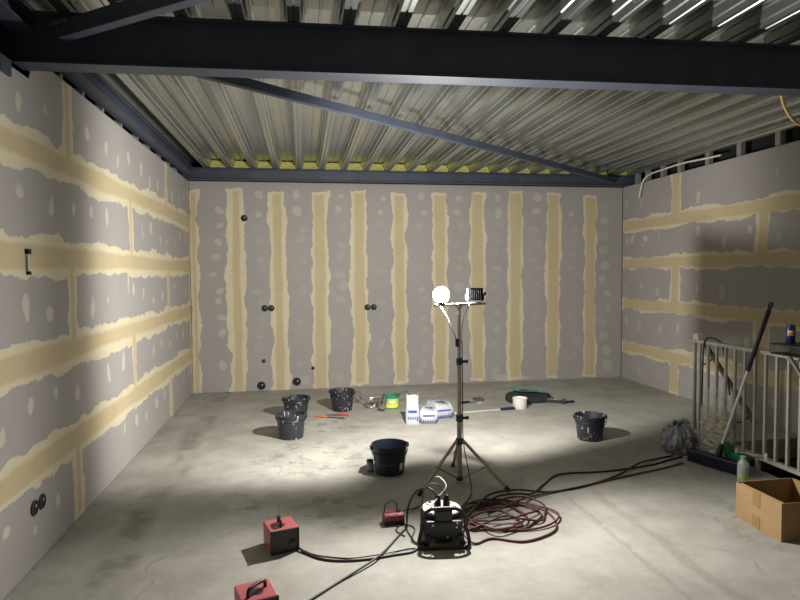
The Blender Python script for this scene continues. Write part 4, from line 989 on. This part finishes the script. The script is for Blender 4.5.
bm = B(); box(bm, (0.061, -0.245, 0.175), (0.014, 0.02, 0.05)); link('rod_hook', bm, 'white', rod, bevel=0.003)
t = thing('plastic_bottle', 'clear plastic bottle with a white and green label behind the cardboard box', 'bottle', (3.32, 4.09, 0))
bm = B(); lathe(bm, [(0, 0.004), (0.036, 0.002), (0.040, 0.010), (0.040, 0.145), (0.034, 0.168), (0.018, 0.185), (0.017, 0.195)], 24); link('bottle_body', bm, 'bottle', t, smooth=40)
bm = B(); lathe(bm, [(0.0408, 0.045), (0.0408, 0.135)], 24); link('bottle_label', bm, 'labelgrey', t, smooth=60)
bm = B(); lathe(bm, [(0.0412, 0.045), (0.0412, 0.068)], 24); link('label_band', bm, 'lime', t, smooth=60)
bm = B(); lathe(bm, [(0.019, 0.190), (0.020, 0.194), (0.020, 0.212), (0, 0.214)], 18); link('cap', bm, 'labelgrey', t, smooth=40)

# ------------------------------------------------------------------ cardboard box
t = thing('cardboard_box', 'open brown cardboard box with tape on its side, before the railing', 'box', (2.82, 3.15, 0))
bx, by, bz, th = 0.42, 0.385, 0.235, 0.005
bm = B(); box(bm, (th / 2, by / 2, bz / 2), (th, by, bz)); link('side_panel', bm, 'card', t)
bm = B(); box(bm, (bx - th / 2, by / 2, bz / 2), (th, by, bz)); link('side_panel', bm, 'card', t)
bm = B(); box(bm, (bx / 2, th / 2, bz / 2), (bx - 2 * th, th, bz)); link('end_panel', bm, 'card', t)
bm = B(); box(bm, (bx / 2, by - th / 2, bz / 2), (bx - 2 * th, th, bz)); link('end_panel', bm, 'card', t)
bm = B(); box(bm, (bx / 2, by / 2, th / 2 + 0.001), (bx - 2 * th, by - 2 * th, th)); link('bottom_panel', bm, 'card', t)
bm = B(); box(bm, (bx / 2, by + 0.008, bz - 0.055), (bx - 0.02, 0.004, 0.11), rx(0.05)); link('flap', bm, 'card', t)
bm = B(); box(bm, (0.02, by / 2, bz - 0.055), (0.004, by - 0.03, 0.11), ry(0.10)); link('flap', bm, 'card', t)
bm = B(); box(bm, (bx + 0.012, by / 2, bz - 0.055), (0.004, by - 0.02, 0.11), ry(-0.12)); link('flap', bm, 'card', t)
bm = B(); box(bm, (-0.0012, by * 0.53, bz * 0.80), (0.002, 0.065, bz * 0.42)); link('packing_tape', bm, 'tape', t); bm = B(); box(bm, (-0.0012, by * 0.53, bz * 0.17), (0.002, 0.065, bz * 0.36)); link('packing_tape', bm, 'tape', t)
